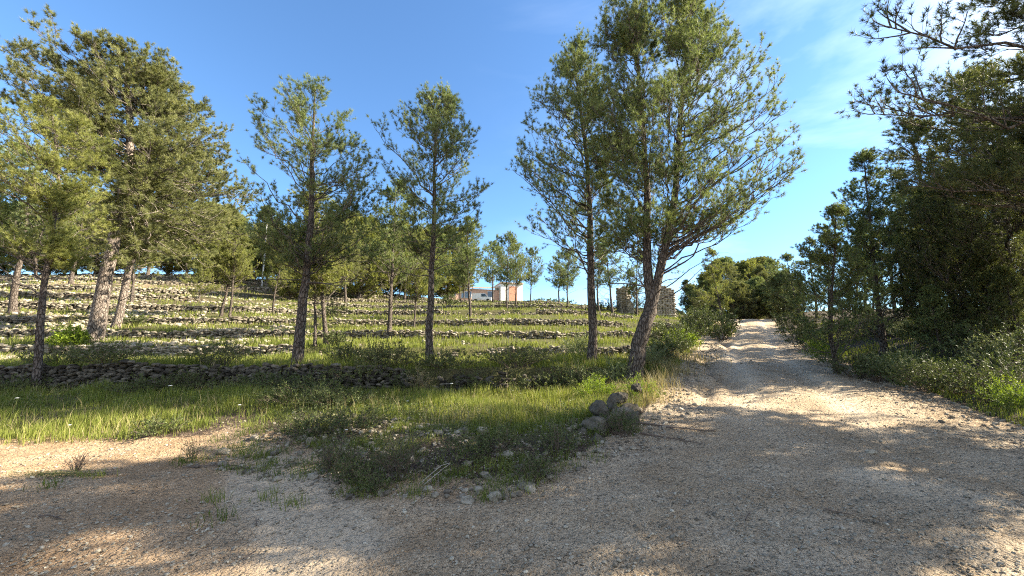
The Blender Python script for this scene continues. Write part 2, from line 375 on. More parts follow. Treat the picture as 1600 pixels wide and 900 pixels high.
fc_h = hm[:-1, :-1]; fc_d = rd[:-1, :-1]
isroad = (fc_h < 0.12) & (fc_d < 0.4) & (Y[:-1, :-1] < 60) & (X[:-1, :-1] > -0.8 + 0 * Y[:-1, :-1]) & (Y[:-1, :-1] > -40)
def sheet(name, sel, label):
    q = quads[sel]; used, inv = np.unique(q, return_inverse=True); inv = inv.reshape(q.shape)
    mb = MB(); mb.add(V[used], inv)
    o = mb.build(name, M['ground'], smooth=True)
    for nm, arr in (('grav', gravv), ('green', green), ('red', red), ('rut', rut)):
        a = o.data.attributes.new(nm, 'FLOAT', 'POINT'); a.data.foreach_set('value', arr.reshape(-1)[used].astype(np.float32))
    return tag(o, label, None, None, 'structure')
sheet('ground', ~isroad, 'terraced hillside earth and the bare dirt clearing in front')
sheet('road', isroad, 'pale gravel track climbing away to the right')

# ------------------------------------------------------------------ pixel helpers (turn a look direction + distance into a place)
cp, sp_ = math.cos(PITCH), math.sin(PITCH)
def pix(u, v, y):
    a = (u - 800) / 620.0; b = (450 - v) / 620.0
    dy = cp - b * sp_; dz = sp_ + b * cp
    t = y / dy
    return np.array([a * t, y, EYE + dz * t])
def at(u, y):
    x = (u - 800) / 620.0 * y
    for _ in range(6):
        z = Hs(x, y); d = y * cp + (z - EYE) * sp_; x = (u - 800) / 620.0 * d
    return np.array([x, y, Hs(x, y)])

# ------------------------------------------------------------------ stones
_t = (1 + 5 ** 0.5) / 2
ICO = norm(np.array([(-1, _t, 0), (1, _t, 0), (-1, -_t, 0), (1, -_t, 0), (0, -1, _t), (0, 1, _t), (0, -1, -_t), (0, 1, -_t), (_t, 0, -1), (_t, 0, 1), (-_t, 0, -1), (-_t, 0, 1)], float))
ICOF = np.array([(0, 11, 5), (0, 5, 1), (0, 1, 7), (0, 7, 10), (0, 10, 11), (1, 5, 9), (5, 11, 4), (11, 10, 2), (10, 7, 6), (7, 1, 8), (3, 9, 4), (3, 4, 2), (3, 2, 6), (3, 6, 8), (3, 8, 9), (4, 9, 5), (2, 4, 11), (6, 2, 10), (8, 6, 7), (9, 8, 1)])
def stones(mb, P, S, jit=0.28, tone=None, rz=None, squash=0.35):
    """many irregular stones at P with half-sizes S (n,3)"""
    n = len(P)
    v = ICO[None] * (1 + jit * rng.uniform(-1, 1, (n, 12, 1)))
    v = np.sign(v) * np.abs(v) ** (1 - squash)        # push towards a block
    v = v * S[:, None]
    a = rng.uniform(0, 6.28, n) if rz is None else rz + rng.normal(0, 0.15, n)
    tl = rng.normal(0, 0.18, n)
    ca, sa = np.cos(a)[:, None], np.sin(a)[:, None]
    x = v[..., 0] * ca - v[..., 1] * sa; y = v[..., 0] * sa + v[..., 1] * ca; z = v[..., 2] + x * np.sin(tl)[:, None]
    v = np.stack([x, y, z], -1) + P[:, None]
    f = ICOF[None] + (np.arange(n) * 12)[:, None, None]
    tn = rng.uniform(0, 1, n) if tone is None else tone
    mb.add(v, None, f, np.repeat(tn, 12))

def wall_stones(k):
    mb = MB()
    x = -1.75 * WK[k] - 6
    xe = {0: 2.2, 1: 6.5, 2: 9.5, 3: 13, 4: 17}.get(k, 0.42 * WK[k])
    P, S, A = [], [], []
    base = 0.098 + 0.0008 * WK[k]
    while x < xe:
        w = base * rng.uniform(0.55, 1.35) * 2
        y = float(ywall(np.array([x]), k)[0])
        if abs(x / max(y, 1)) < 1.75:
            wh = WH[k] * (1 + 0.5 * float(lefts(np.array([x]))[0]))
            zb = Hs(x, y - 0.35); zt = max(zb + wh, Hs(x, y + 0.45))
            dil = float(vnoise(np.array([x * 0.23]), np.array([k * 5.3]), 33)[0])
            gap = dil < ((0.26 if x < -6 else 0.42) if k else 0.22)
            z = zb - 0.05
            zt2 = zt - (0.5 * rng.uniform(0.4, 1.0) if gap else 0) + 0.04 * rng.uniform(-1, 1)
            while z < zt2:
                h = base * rng.uniform(0.5, 0.95) * 1.15
                lean = 0.10 * (z - zb)
                P.append((x + rng.uniform(-0.06, 0.06), y - 0.05 + lean + rng.uniform(-0.07, 0.05) - (0.4 * rng.random() if gap else 0), z + h * 0.5))
                S.append((w * 0.55, base * rng.uniform(0.7, 1.1), h * 0.62)); z += h * 0.92
        x += w * 0.92
    P = np.array(P); S = np.array(S)
    slope = (ywall(P[:, 0] + 0.5, k) - ywall(P[:, 0] - 0.5, k))
    stones(mb, P, S, 0.30, rz=np.arctan(slope), squash=0.25)
    return mb
wlab = ['lowest dry stone wall, in shade right behind the near grass', 'dry stone terrace wall second from the bottom, behind the near trunks',
        'dry stone terrace wall third from the bottom', 'dry stone terrace wall fourth from the bottom', 'dry stone terrace wall fifth from the bottom, pale and sunlit at left',
        'dry stone terrace wall sixth from the bottom', 'dry stone terrace wall seventh from the bottom', 'thin dry stone terrace wall third below the crest',
        'thin dry stone terrace wall second below the crest', 'topmost thin dry stone terrace wall, just below the house']
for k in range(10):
    tag(wall_stones(k).build('stone_wall', M['wall_shaded' if k == 0 else 'wall_stone']), wlab[k], 'stone wall', 'dry stone terrace walls on the hillside')

# loose pale rubble on the left slopes and at the feet of the walls
mb = MB(); n = 9000
yy = np.exp(rng.uniform(np.log(14), np.log(62), n)); xx = rng.uniform(-1.5, 0.15, n) * yy
keep = (rng.random(n) < 0.03 + 0.95 * ss((-xx / yy - 0.3) / 0.5)) & (vnoise(xx * 0.3, yy * 0.5, 81) > 0.45)
xx, yy = xx[keep], yy[keep]
s_ = rng.uniform(0.04, 0.13, len(xx)) * (1 + yy * 0.008)
stones(mb, np.stack([xx, yy, H(xx, yy) + s_ * 0.25], 1), np.stack([s_ * 1.2, s_, s_ * 0.7], 1), tone=rng.uniform(0.3, 0.95, len(xx)))
tag(mb.build('rubble', M['stone']), 'pale limestone rubble scattered over the left slope', 'rubble', None, 'stuff')

# gravel on the track and in the clearing
mb = MB(); n = 60000
yy = np.exp(rng.uniform(np.log(1.7), np.log(22), n)); xx = rng.uniform(-1.45, 1.5, n) * yy
h_ = hmask(xx, yy); keep = (h_ < 0.5) & (xx < xright(yy) + 0.6) & (fbm(xx * 0.8, yy * 0.8, 91, 3) + rng.normal(0, 0.3, n) > -0.15)
xx, yy = xx[keep], yy[keep]
s_ = 0.0048 * np.exp(np.clip(rng.normal(0, 0.5, len(xx)), -2, 1.1)) * (1 + 0.07 * yy)
stones(mb, np.stack([xx, yy, H(xx, yy) + s_ * 0.3], 1), np.stack([s_ * 1.25, s_, s_ * 0.65], 1), tone=rng.uniform(0.2, 1, len(xx)))
tag(mb.build('gravel', M['stone']), 'loose pale gravel strewn over the dirt track', 'gravel', None, 'stuff')
# clods and stones along both edges of the track
mb = MB(); n = 3600
yy = np.exp(rng.uniform(np.log(5.5), np.log(40), n)); sd_ = rng.random(n) < 0.6
xx = np.where(sd_, xleft(yy) + rng.normal(0.35, 0.35, n), xright(yy) - rng.normal(0.1, 0.35, n))
s_ = 0.009 * np.exp(np.clip(rng.normal(0, 0.6, n), -2, 1.3)) * (1 + 0.06 * yy)
stones(mb, np.stack([xx, yy, H(xx, yy) + s_ * 0.3], 1), np.stack([s_ * 1.2, s_, s_ * 0.7], 1), tone=rng.uniform(0.1, 0.9, n))
tag(mb.build('edge_gravel', M['stone']), 'coarser stones and clods lining both edges of the track', 'gravel', None, 'stuff')
# stones on the bank
mb = MB(); n = 2600
xx = rng.uniform(-4.5, 2.2, n); yy = toe(xx) + rng.uniform(-0.2, 2.6, n) ** 1.0
s_ = 0.014 * np.exp(rng.normal(0, 0.6, n))
stones(mb, np.stack([xx, yy, H(xx, yy) + s_ * 0.3], 1), np.stack([s_ * 1.2, s_, s_ * 0.7], 1), tone=rng.uniform(0.0, 0.7, n))
tag(mb.build('bank_rubble', M['stone']), 'small stones and clods on the dark weedy bank', 'rubble', None, 'stuff')

def boulder(name, c, r, sc, seed, label, cat='boulder', group=None, m='boulder', rot=0.0, sub=4):
    import bmesh
    bm = bmesh.new(); bmesh.ops.create_icosphere(bm, subdivisions=sub, radius=1.0)
    co = np.array([v.co[:] for v in bm.verts]); r2 = np.random.default_rng(seed)
    # cut by random planes for a fractured limestone outline
    for _ in range(16):
        nrm = norm(r2.normal(size=3)); d = r2.uniform(0.55, 0.9)
        e = co @ nrm - d; co = co - np.clip(e, 0, None)[:, None] * nrm * 0.92
    co += norm(co) * (0.17 * fbm(co[:, 0] * 2.2 + seed, co[:, 1] * 2.2 + co[:, 2] * 1.9, seed, 4))[:, None]
    co += norm(co) * (-0.16 * np.abs(fbm(co[:, 0] * 3.1 + co[:, 1], co[:, 1] * 3.3 + co[:, 2] * 2.7, seed + 9, 3)) + 0.10 * fbm(co[:, 0] * 7 + co[:, 2] * 3, co[:, 1] * 7 - co[:, 2] * 5, seed + 3, 3))[:, None]
    co = co * np.array(sc) * r
    ca, sa = math.cos(rot), math.sin(rot); co = np.stack([co[:, 0] * ca - co[:, 1] * sa, co[:, 0] * sa + co[:, 1] * ca, co[:, 2]], 1)
    fs = [[v.index for v in f.verts] for f in bm.faces]; bm.free()
    b = MB(); b.add(co, None, fs, r2.uniform(0.3, 0.8))
    o = b.build(name, M[m], smooth=True, loc=tuple(c))
    return tag(o, label, cat, group)
bl = [  # u, v centre, depth, radius, scale, label
    (934, 694, 6.15, 0.19, (1.0, 0.8, 0.85), 'large dark boulder lowest in the pile at the corner of the bank'),
    (930, 664, 6.55, 0.21, (1.05, 0.8, 0.75), 'large rounded grey boulder in the middle of the corner pile'),
    (938, 640, 7.0, 0.18, (1.0, 0.8, 0.8), 'pitted grey boulder on top of the corner pile'),
    (957, 630, 7.4, 0.14, (0.9, 0.8, 1.25), 'upright pointed boulder at the back of the corner pile'),
    (974, 648, 7.2, 0.19, (1.35, 0.6, 0.8), 'craggy slanting pale boulder on the track side of the pile'),
    (988, 655, 7.0, 0.15, (1.1, 0.7, 0.9), 'small craggy boulder at the track end of the pile'),
    (904, 702, 6.0, 0.17, (1.0, 0.8, 0.8), 'dark half buried boulder left of the lowest boulder'),
    (884, 690, 6.1, 0.13, (1.0, 0.8, 0.8), 'pale block beside the corner pile, right of two small stones'),
    (866, 683, 6.2, 0.09, (0.9, 0.7, 1.0), 'small pale stone upright left of the corner pile'),
    (846, 693, 6.0, 0.10, (1.2, 0.8, 0.7), 'flat grey stone farthest left of the corner pile'),
    (950, 668, 6.6, 0.15, (1.1, 0.8, 0.8), 'grey boulder wedged right of the large rounded one'),
    (910, 680, 6.4, 0.13, (1.0, 0.8, 0.8), 'small grey boulder wedged left of the large rounded one'),
    (962, 655, 6.9, 0.16, (1.2, 0.7, 0.8), 'craggy boulder filling the middle of the pile'),
    (984, 640, 7.5, 0.16, (1.3, 0.7, 0.8), 'craggy pale boulder behind the track end of the pile'),
    (958, 640, 7.3, 0.14, (1.0, 0.8, 0.9), 'grey boulder under the upright pointed one'),
    (970, 622, 7.9, 0.13, (1.2, 0.7, 0.8), 'low craggy boulder right of the upright pointed one'),
    (918, 712, 5.9, 0.12, (1.2, 0.8, 0.7), 'dark flat boulder in front of the lowest boulder'),
    (995, 607, 8.8, 0.12, (1.0, 0.8, 1.0), 'pale stone in the dry grass under the forked pine'),
]
for i, (u, v, y, r, sc, lb) in enumerate(bl):
    boulder('boulder', pix(u, v, y), r * 1.15, sc, 100 + i, lb, rot=rng.uniform(-0.6, 0.6), group='boulders piled at the corner of the bank')
rk = [(680, 768, 4.45, 0.055, 'white rock at the foot of the bank beside dead stems'), (660, 773, 4.42, 0.028, 'little white rock just left of the white rock below the bank'),
      (577, 769, 4.5, 0.03, 'small pale rock at the left end of the bank foot'), (747, 767, 4.5, 0.032, 'small grey rock midway along the bank foot'),
      (797, 769, 4.5, 0.035, 'small white rock at the right end of the bank foot'), (416, 739, 5.2, 0.03, 'pale rock below the dirt mound on the left'),
      (232, 806, 3.9, 0.03, 'small pale rock lying in the bare dirt clearing'), (345, 722, 5.6, 0.035, 'tan rock on the face of the dirt mound'),
      (1362, 697, 5.6, 0.06, 'flat pale rock at the shaded right side of the track'), (668, 758, 4.6, 0.05, 'grey rock behind the white rock below the bank'),
      (450, 668, 6.6, 0.05, 'rock on the edge of the near grass above the mound')]
for i, (u, v, y, r, lb) in enumerate(rk):
    p = at(u, y); boulder('rock', (p[0], p[1], p[2] + r * 0.35), r, (1.2, 0.9, 0.75), 200 + i, lb, 'rock', 'loose rocks along the bank', 'stone', rng.uniform(0, 3), sub=3)

# ------------------------------------------------------------------ trees
def smooth_poly(P, m):
    P = np.asarray(P, float); t = np.r_[0, np.cumsum(np.linalg.norm(np.diff(P, axis=0), axis=1))]; t /= t[-1]
    s = np.linspace(0, 1, m); Q = np.stack([np.interp(s, t, P[:, i]) for i in range(3)], 1)
    for _ in range(3): Q[1:-1] = 0.25 * Q[:-2] + 0.5 * Q[1:-1] + 0.25 * Q[2:]
    return Q, s

def bough(A, d, L, m, r, up=0.25, wob=0.12):
    """curved boughs from A, start direction d, length L: (n,m,3)"""
    n = len(A); P = np.zeros((n, m, 3)); P[:, 0] = A; dd = norm(d)
    for i in range(1, m):
        dd = norm(dd + r.normal(0, wob, (n, 3)) + np.array([0, 0, up / m]))
        P[:, i] = P[:, i - 1] + dd * (L / (m - 1))[:, None]
    return P

def sample(P, s):
    """points and directions at fractions s on polylines P (n,m,3); s (n,k)"""
    m = P.shape[1]; f = np.clip(s * (m - 1), 0, m - 1.001); i = f.astype(int); w = (f - i)[..., None]
    r = np.arange(len(P))[:, None]
    a, b = P[r, i], P[r, i + 1]
    return a * (1 - w) + b * w, norm(b - a)

def make_tree(trunks, rad, zlo, zhi, nl, seed, n2=8, n3=4, nt=3, K=18, nlen=0.095, nw=0.0095, el=(20, 50), bare=6, twig=0.32, l2=0.34, zmin=None, minr=0.0, mat_='needle', sides=9, inner=0.3, barez=None, hug=0.06):
    """trunks: list of (points, r0, r1); rad(z, az) = crown radius about the axis"""
    r = np.random.default_rng(seed); tb = MB(); nb = MB()
    TP = []
    for pts, r0, r1 in trunks:
        m = 40; Q, s = smooth_poly(pts, m)
        Q[1:-1] += 0.018 * np.stack([fbm(s * 9 + seed, s * 0 + 1, 3, 2), fbm(s * 9 + seed, s * 0 + 5, 4, 2), s * 0], 1)[1:-1] * (1 + 8 * r0)
        R = (r0 + (r1 - r0) * s ** 0.85); R = R * (1 + 0.22 * np.exp(-s * 30) * (pts[0][2] < 0.5)) * (1 + 0.06 * fbm(s * 22, s * 0 + seed, 7, 2))
        tb.tubes(Q[None], R[None], sides, 0.0); TP.append((Q, R))
    # targets of the limbs
    zt = zlo + (zhi - zlo) * r.beta(1.15, 1.0, nl); az = (np.arange(nl) * 2.399963 + r.normal(0, 0.35, nl))
    fr = np.where(r.random(nl) < inner, r.uniform(0.3, 0.7, nl), r.uniform(0.74, 0.97, nl))
    rd_ = rad(zt, az) * fr
    if minr: kk = rd_ > minr; zt, az, rd_, fr = zt[kk], az[kk], rd_[kk], fr[kk]; nl = len(zt)
    main = TP[r.integers(0, len(TP), 1)[0]][0]
    A = np.zeros((nl, 3)); B = np.zeros((nl, 3)); rs = np.zeros(nl)
    ax = np.stack([np.interp(zt, main[:, 2], main[:, 0]), np.interp(zt, main[:, 2], main[:, 1])], 1)
    if len(TP) > 1:   # the axis of a forked tree lies between its stems
        ax = np.mean([np.stack([np.interp(zt, q[:, 2], q[:, 0]), np.interp(zt, q[:, 2], q[:, 1])], 1) for q, _ in TP[-2:]], 0)
    B[:, 0] = ax[:, 0] + np.cos(az) * rd_; B[:, 1] = ax[:, 1] + np.sin(az) * rd_; B[:, 2] = zt
    drop = rd_ * np.tan(np.radians(r.uniform(*el, nl)))
    za = np.clip(zt - drop, zlo - 0.25 * (zhi - zlo) * r.random(nl), None)
    if zmin is not None: za = np.clip(za, zmin * r.uniform(0.92, 1.15, nl), None)
    best = np.full(nl, 1e9)
    for q, R in TP:
        zz = np.clip(za, q[0, 2] + 0.02, q[-1, 2]); p = np.stack([np.interp(zz, q[:, 2], q[:, i]) for i in range(3)], 1)
        dist = np.linalg.norm(p[:, :2] - B[:, :2], axis=1) + (zz - za) * 0.8 + np.clip(za - zz, 0, 99) * 2
        w = dist < best; A[w] = p[w]; rs[w] = np.interp(zz, q[:, 2], R)[w]; best[w] = dist[w]
    Lb = np.linalg.norm(B - A, axis=1)
    mid = A * 0.5 + B * 0.5; mid[:, 2] -= hug * Lb * r.uniform(0.2, 1.2, nl)
    P1 = bez(A, mid, B, 9); P1[:, 1:-1] += r.normal(0, 0.02, (nl, 7, 3)) * Lb[:, None, None]
    r1_ = np.clip(0.0085 * Lb + 0.005, 0.007, rs * 0.5)
    s9 = np.linspace(0, 1, 9)
    tb.tubes(P1, r1_[:, None] * (1 - 0.8 * s9)[None], 5, 0.35)
    # second order
    s = r.uniform(0.22, 1.0, (nl, n2)); s[:, 0] = 0.99
    p, d = sample(P1, s); p = p.reshape(-1, 3); d = d.reshape(-1, 3)
    L2 = (l2 * Lb[:, None] * (1.25 - 0.75 * s)).reshape(-1); L2 = np.clip(L2 * r.uniform(0.6, 1.25, len(L2)), 0.22, 1.5)
    side = norm(np.cross(d, r.normal(0, 1, d.shape))); side[:, 2] = np.abs(side[:, 2]) * 0.6 + 0.05
    P2 = bough(p, norm(d * 0.75 + side * 0.8), L2, 5, r, 0.35)
    r2_ = np.repeat(r1_, n2) * 0.36
    tb.tubes(P2, np.clip(r2_, 0.004, 1)[:, None] * np.linspace(1, 0.35, 5)[None], 3, 0.7)
    # twigs
    s = r.uniform(0.2, 1.0, (len(P2), n3)); s[:, 0] = 1.0
    p, d = sample(P2, s); p = p.reshape(-1, 3); d = d.reshape(-1, 3); Lt = twig * r.uniform(0.5, 1.2, len(p))
    P3 = bough(p, norm(d * 0.8 + norm(r.normal(0, 1, d.shape)) * 0.75 + np.array([0, 0, 0.25])), Lt, 3, r, 0.4)
    tb.tubes(P3, np.full((len(P3), 1), 0.0035) * np.array([[1, 0.8, 0.5]]), 3, 0.9)
    # needle tufts
    s = np.concatenate([np.full((len(P3), 1), 0.995), r.uniform(0.35, 1.0, (len(P3), nt - 1))], 1)
    p, d = sample(P3, s); p = p.reshape(-1, 3); d = d.reshape(-1, 3); n = len(p)
    tone = np.clip(0.5 + 0.22 * r.normal(size=n) + 0.18 * np.repeat(r.normal(size=len(P2)), n3 * nt), 0, 1)
    Nd = norm(d[:, None] * 0.55 + r.normal(0, 0.62, (n, K, 3))); ln = nlen * r.uniform(0.7, 1.25, (n, K, 1))
    base = p[:, None] + Nd * 0.006; tip = p[:, None] + Nd * ln + d[:, None] * ln * 0.2
    pe = norm(np.cross(Nd, r.normal(0, 1, Nd.shape))) * nw * 0.5
    tri = np.stack([base - pe, base + pe, tip], 2).reshape(-1, 3)
    nb.add(tri, None, np.arange(len(tri)).reshape(-1, 3), np.repeat(tone, K * 3))
    # dead lower boughs without needles
    if bare:
        bz = barez if barez else (zlo * 0.45, zlo * 1.15)
        q, R = TP[0]; zz = r.uniform(bz[0], bz[1], bare); zz = np.clip(zz, 0.3, q[-1, 2]); p = np.stack([np.interp(zz, q[:, 2], q[:, i]) for i in range(3)], 1)
        a = r.uniform(0, 6.28, bare); Lq = r.uniform(0.5, 1.0, bare) * min(2.4, float(np.mean(rad(np.array([zlo + 0.3 * (zhi - zlo)]), np.array([0.0])))))
        Pb = bough(p, np.stack([np.cos(a), np.sin(a), r.uniform(0.0, 0.5, bare)], 1), Lq, 8, r, 0.1, 0.18)
        tb.tubes(Pb, (0.012 + 0.006 * Lq)[:, None] * np.linspace(1, 0.2, 8)[None], 4, 0.5)
        s = r.uniform(0.3, 1, (bare, 6)); p, d = sample(Pb, s); p = p.reshape(-1, 3); d = d.reshape(-1, 3)
        Pc = bough(p, d + r.normal(0, 0.6, d.shape), r.uniform(0.15, 0.5, len(p)), 4, r, 0.1, 0.25)
        tb.tubes(Pc, np.full((len(Pc), 1), 0.006) * np.linspace(1, 0.3, 4)[None], 3, 0.6)
    return tb, nb, P2

NT = {'n': 0}
def plant_tree(name, loc, tb, nb, label, group, matn='needle', cat='tree'):
    t = tag(empty(name, loc), label, cat, group)
    tb.build('trunk', M['bark_lit' if matn == 'needle_olive' else 'bark'], t, smooth=True); nb.build('crown', M[matn], t)
    NT['n'] += 1
    return t

def outline(rows, base, ytree):
    """crown outline rows (v, u_left, u_right) seen at depth ytree -> radius function about the axis"""
    a = np.array([[*pix(ul, v, ytree), *pix(ur, v, ytree)] for v, ul, ur in rows]) - np.r_[base, base]
    zz = a[:, 2]; o = np.argsort(zz); zz = zz[o]; xl = a[o, 0]; xr = a[o, 3]
    return zz, xl, xr

def hero(u0, y, trunkpx, rows, r0, r1, nl, seed, label, matn='needle', depthf=0.9, name='pine_tree', forks=None, group='pines on the terraces', cut=None, **kw):
    base = at(u0, y); base[2] -= 0.05
    def loc_(pl): return [tuple(pix(u, v, y) - base) for u, v in pl]
    main = [(0, 0, 0)] + loc_(trunkpx)
    tr = [(main, r0, r1)]
    for f, fr0, fr1, dy in (forks or []):
        pts = loc_(f); pts = [(p[0], p[1] + dy * i / (len(pts) - 1), p[2]) for i, p in enumerate(pts)]; tr.append((pts, fr0, fr1))
    zz, xl, xr = outline(rows, base, y)
    mq, _ = smooth_poly(main, 40)
    def axis(z):
        v = np.interp(z, mq[:, 2], mq[:, 0])
        if forks:
            qs = [smooth_poly(t[0], 40)[0] for t in tr[-2:]]; v = np.mean([np.interp(z, q[:, 2], q[:, 0]) for q in qs], 0)
        return v
    ph = seed * 1.7
    def rad(z, az):
        a = axis(z); rr = np.clip(np.interp(z, zz, xr) - a, 0.15, None); rl = np.clip(a - np.interp(z, zz, xl), 0.15, None)
        w = 0.5 + 0.5 * np.cos(az); base_r = rl * (1 - w) + rr * w
        if cut: base_r = np.where(z < pix(u0, cut, y)[2] - base[2], base_r * (0.02 + 0.98 * np.clip(np.cos(az) + 0.35 * np.sin(az), 0, 1)), base_r)
        c = np.abs(np.cos(az)); lobes = 1 + 0.15 * np.sin(3 * az + ph) * np.sin(1.9 * z + ph)
        return base_r * (c + (1 - c) * depthf) * lobes
    tb, nb, P2 = make_tree(tr, rad, zz[0] + 0.1, zz[-1] - 0.045 * (zz[-1] - zz[0]) - 0.25, nl, seed, mat_=matn, **kw)
    t = plant_tree(name, tuple(base), tb, nb, label, group, matn)
    return t, P2

NEAR = 'tall pines on the near terrace'
hero(465, 12.2, [(470, 520), (478, 430), (487, 350), (487, 280), (488, 210), (492, 150)],
     [(430, 440, 560), (390, 400, 590), (330, 385, 598), (270, 378, 590), (225, 405, 572), (185, 400, 572), (160, 425, 520), (128, 468, 508)],
     0.175, 0.025, 82, 11, 'slender pine leaning slightly right, its long shaded trunk at the lowest wall', bare=10, group=NEAR, barez=(2.4, 4.2), zmin=3.0)
hero(672, 13.0, [(671, 500), (676, 400), (679, 320), (678, 250), (684, 190), (686, 145)],
     [(400, 640, 735), (360, 612, 760), (300, 598, 765), (250, 600, 762), (215, 592, 740), (185, 640, 722), (155, 655, 706), (132, 676, 696)],
     0.14, 0.02, 68, 12, 'straight narrow pine standing alone between the leaning pine and the track side pines', bare=9, group=NEAR, barez=(2.6, 4.4), zmin=3.3)
hero(926, 13.2, [(925, 480), (923, 400), (922, 320), (916, 240), (905, 160), (897, 100)],
     [(395, 815, 990), (340, 795, 1000), (280, 800, 990), (225, 808, 975), (180, 838, 960), (120, 845, 945), (85, 865, 925), (55, 885, 915)],
     0.17, 0.025, 112, 13, 'upright pine with a straight dark trunk just left of the forked pine', bare=9, group=NEAR, matn='needle', barez=(2.6, 4.2))
t20, P20 = hero(988, 11.3, [(1000, 530), (1017, 480), (1022, 455)],
     [(400, 935, 1165), (350, 905, 1200), (290, 930, 1228), (220, 915, 1235), (160, 920, 1195), (110, 925, 1150), (60, 930, 1120), (20, 950, 1095), (-25, 975, 1075)],
     0.25, 0.17, 250, 14, 'biggest centre pine, its trunk forked low down, leaning right beside the track', bare=7, group=NEAR, depthf=0.8, n2=9,
     forks=[([(1016, 478), (1012, 400), (1014, 300), (1008, 200), (1000, 100), (992, 0)], 0.14, 0.03, 0.3), ([(1018, 478), (1036, 400), (1052, 310), (1056, 210), (1064, 110), (1072, 10)], 0.135, 0.03, -0.4)], barez=(2.5, 3.6), zmin=3.0, el=(12, 42))
# cones on the forked pine
cr = np.random.default_rng(3)
ends = P20.reshape(-1, 5, 3); sel = cr.choice(len(ends), 26, replace=False)
for i in sel:
    cb = MB(); pts = ends[i, 2][None, None] + np.array([[[0, 0, -0.02 - 0.018 * j] for j in range(6)]]); cb.tubes(pts, np.array([[0.012, 0.035, 0.042, 0.036, 0.022, 0.004]]), 7)
    cb.build('cone', M['cone'], t20, smooth=True)

hero(57, 11.5, [(62, 520), (68, 440), (80, 380), (92, 300), (88, 230), (82, 165)],
     [(440, -10, 88), (390, -40, 92), (330, -60, 98), (270, -45, 122), (215, -15, 148), (180, 15, 130), (155, 45, 110)],
     0.11, 0.02, 75, 15, 'young pale green pine with thin trunk at the far left edge', 'needle_pale', bare=12, group=NEAR, barez=(1.4, 3.2))
hero(145, 17.5, [(150, 520), (163, 440), (182, 350), (196, 290), (205, 210), (200, 130), (198, 85)],
     [(430, 255, 330), (390, 238, 350), (340, 206, 368), (295, 150, 365), (240, 85, 345), (190, 62, 320), (140, 66, 296), (112, 85, 268), (92, 125, 235), (80, 165, 205)],
     0.31, 0.08, 250, 16, 'massive old pine with thick lit leaning trunk and dense domed crown at left', 'needle_olive', n2=10, n3=5, K=20, nlen=0.13, nw=0.0155, bare=22, el=(-5, 40), hug=0.05, barez=(3.5, 7.0), l2=0.36, group=NEAR, zmin=6.9, cut=285, minr=0.9)
hero(180, 21.5, [(185, 500), (196, 440), (215, 380), (240, 320), (262, 260)],
     [(420, 230, 365), (380, 215, 372), (320, 215, 368), (270, 220, 345), (230, 235, 310)],
     0.21, 0.05, 100, 17, 'dark trunked pine directly behind the massive old pine', 'needle_olive', n2=9, n3=5, K=17, nlen=0.14, nw=0.02, bare=12, el=(0, 40), group=NEAR, zmin=6.0)

# generic pines: a few models, copied
def model(seed, h, cb, R, nl, shape='round', K=15, nlen=0.13, nw=0.021, lean=0.05, r0=None, n2=7, n3=4, bare=6, matn='needle', fr=0.0, nt=2):
    r = np.random.default_rng(seed); a = r.uniform(0, 6.28)
    r0 = r0 or 0.016 * h
    pts = [(0, 0, 0)] + [(lean * h * t * math.cos(a) + 0.03 * h * math.sin(3 * t + seed), lean * h * t * math.sin(a), h * 0.97 * t) for t in (0.25, 0.5, 0.75, 1.0)]
    ts, rs = {'round': ([0, 0.15, 0.4, 0.7, 0.9, 1], [0.45, 0.85, 1, 0.8, 0.45, 0.1]), 'cone': ([0, 0.15, 0.3, 0.6, 0.85, 1], [0.6, 0.95, 1, 0.6, 0.3, 0.05]),
              'umb': ([0, 0.25, 0.55, 0.8, 0.95, 1], [0.3, 0.75, 1, 0.95, 0.6, 0.3])}[shape]
    ph = seed * 2.1
    def rad(z, az): return R * np.interp((z - cb) / (h - cb), ts, rs) * (1 + 0.22 * np.sin(2 * az + ph) * np.sin(1.3 * z + ph) + 0.12 * np.sin(5 * az - ph + z))
    tb, nb, _ = make_tree([(pts, r0, 0.02)], rad, cb, h, nl, seed, n2=n2, n3=n3, nt=nt, K=K, nlen=nlen, nw=nw, bare=bare, sides=7)
    return tb, nb
MODELS = {}
def get_model(key):
    if key in MODELS: return MODELS[key]
    sp = {'a': dict(seed=31, h=8.0, cb=2.6, R=2.0, nl=60, shape='round'), 'b': dict(seed=32, h=8.5, cb=3.2, R=1.8, nl=55, shape='cone'),
          'c': dict(seed=33, h=7.0, cb=2.2, R=2.2, nl=55, shape='umb'), 'd': dict(seed=34, h=9.0, cb=3.4, R=2.1, nl=60, shape='round', lean=0.1),
          'e': dict(seed=35, h=6.5, cb=1.2, R=1.9, nl=60, shape='cone'),
          'f': dict(seed=36, h=10.0, cb=1.5, R=3.0, nl=120, shape='round', K=11), 'g': dict(seed=37, h=11.0, cb=2.5, R=3.2, nl=120, shape='umb', K=11),
          'near1': dict(seed=38, h=8.0, cb=0.9, R=3.0, nl=115, shape='round', K=16, nlen=0.09, nw=0.0135, n2=9, n3=4, nt=3),
          'near2': dict(seed=39, h=7.0, cb=1.3, R=1.9, nl=70, shape='cone', K=16, nlen=0.09, nw=0.0125, nt=3),
          'thin': dict(seed=40, h=7.0, cb=1.6, R=1.7, nl=36, shape='cone', K=15, nlen=0.10, nw=0.015, nt=3),
          'w': dict(seed=41, h=6.0, cb=0.4, R=2.3, nl=140, shape='round', K=12, nlen=0.15, nw=0.032, r0=0.12)}[key]
    tb, nb = model(**sp)
    MODELS[key] = [sp['h'], tb, nb, None, None]
    return MODELS[key]
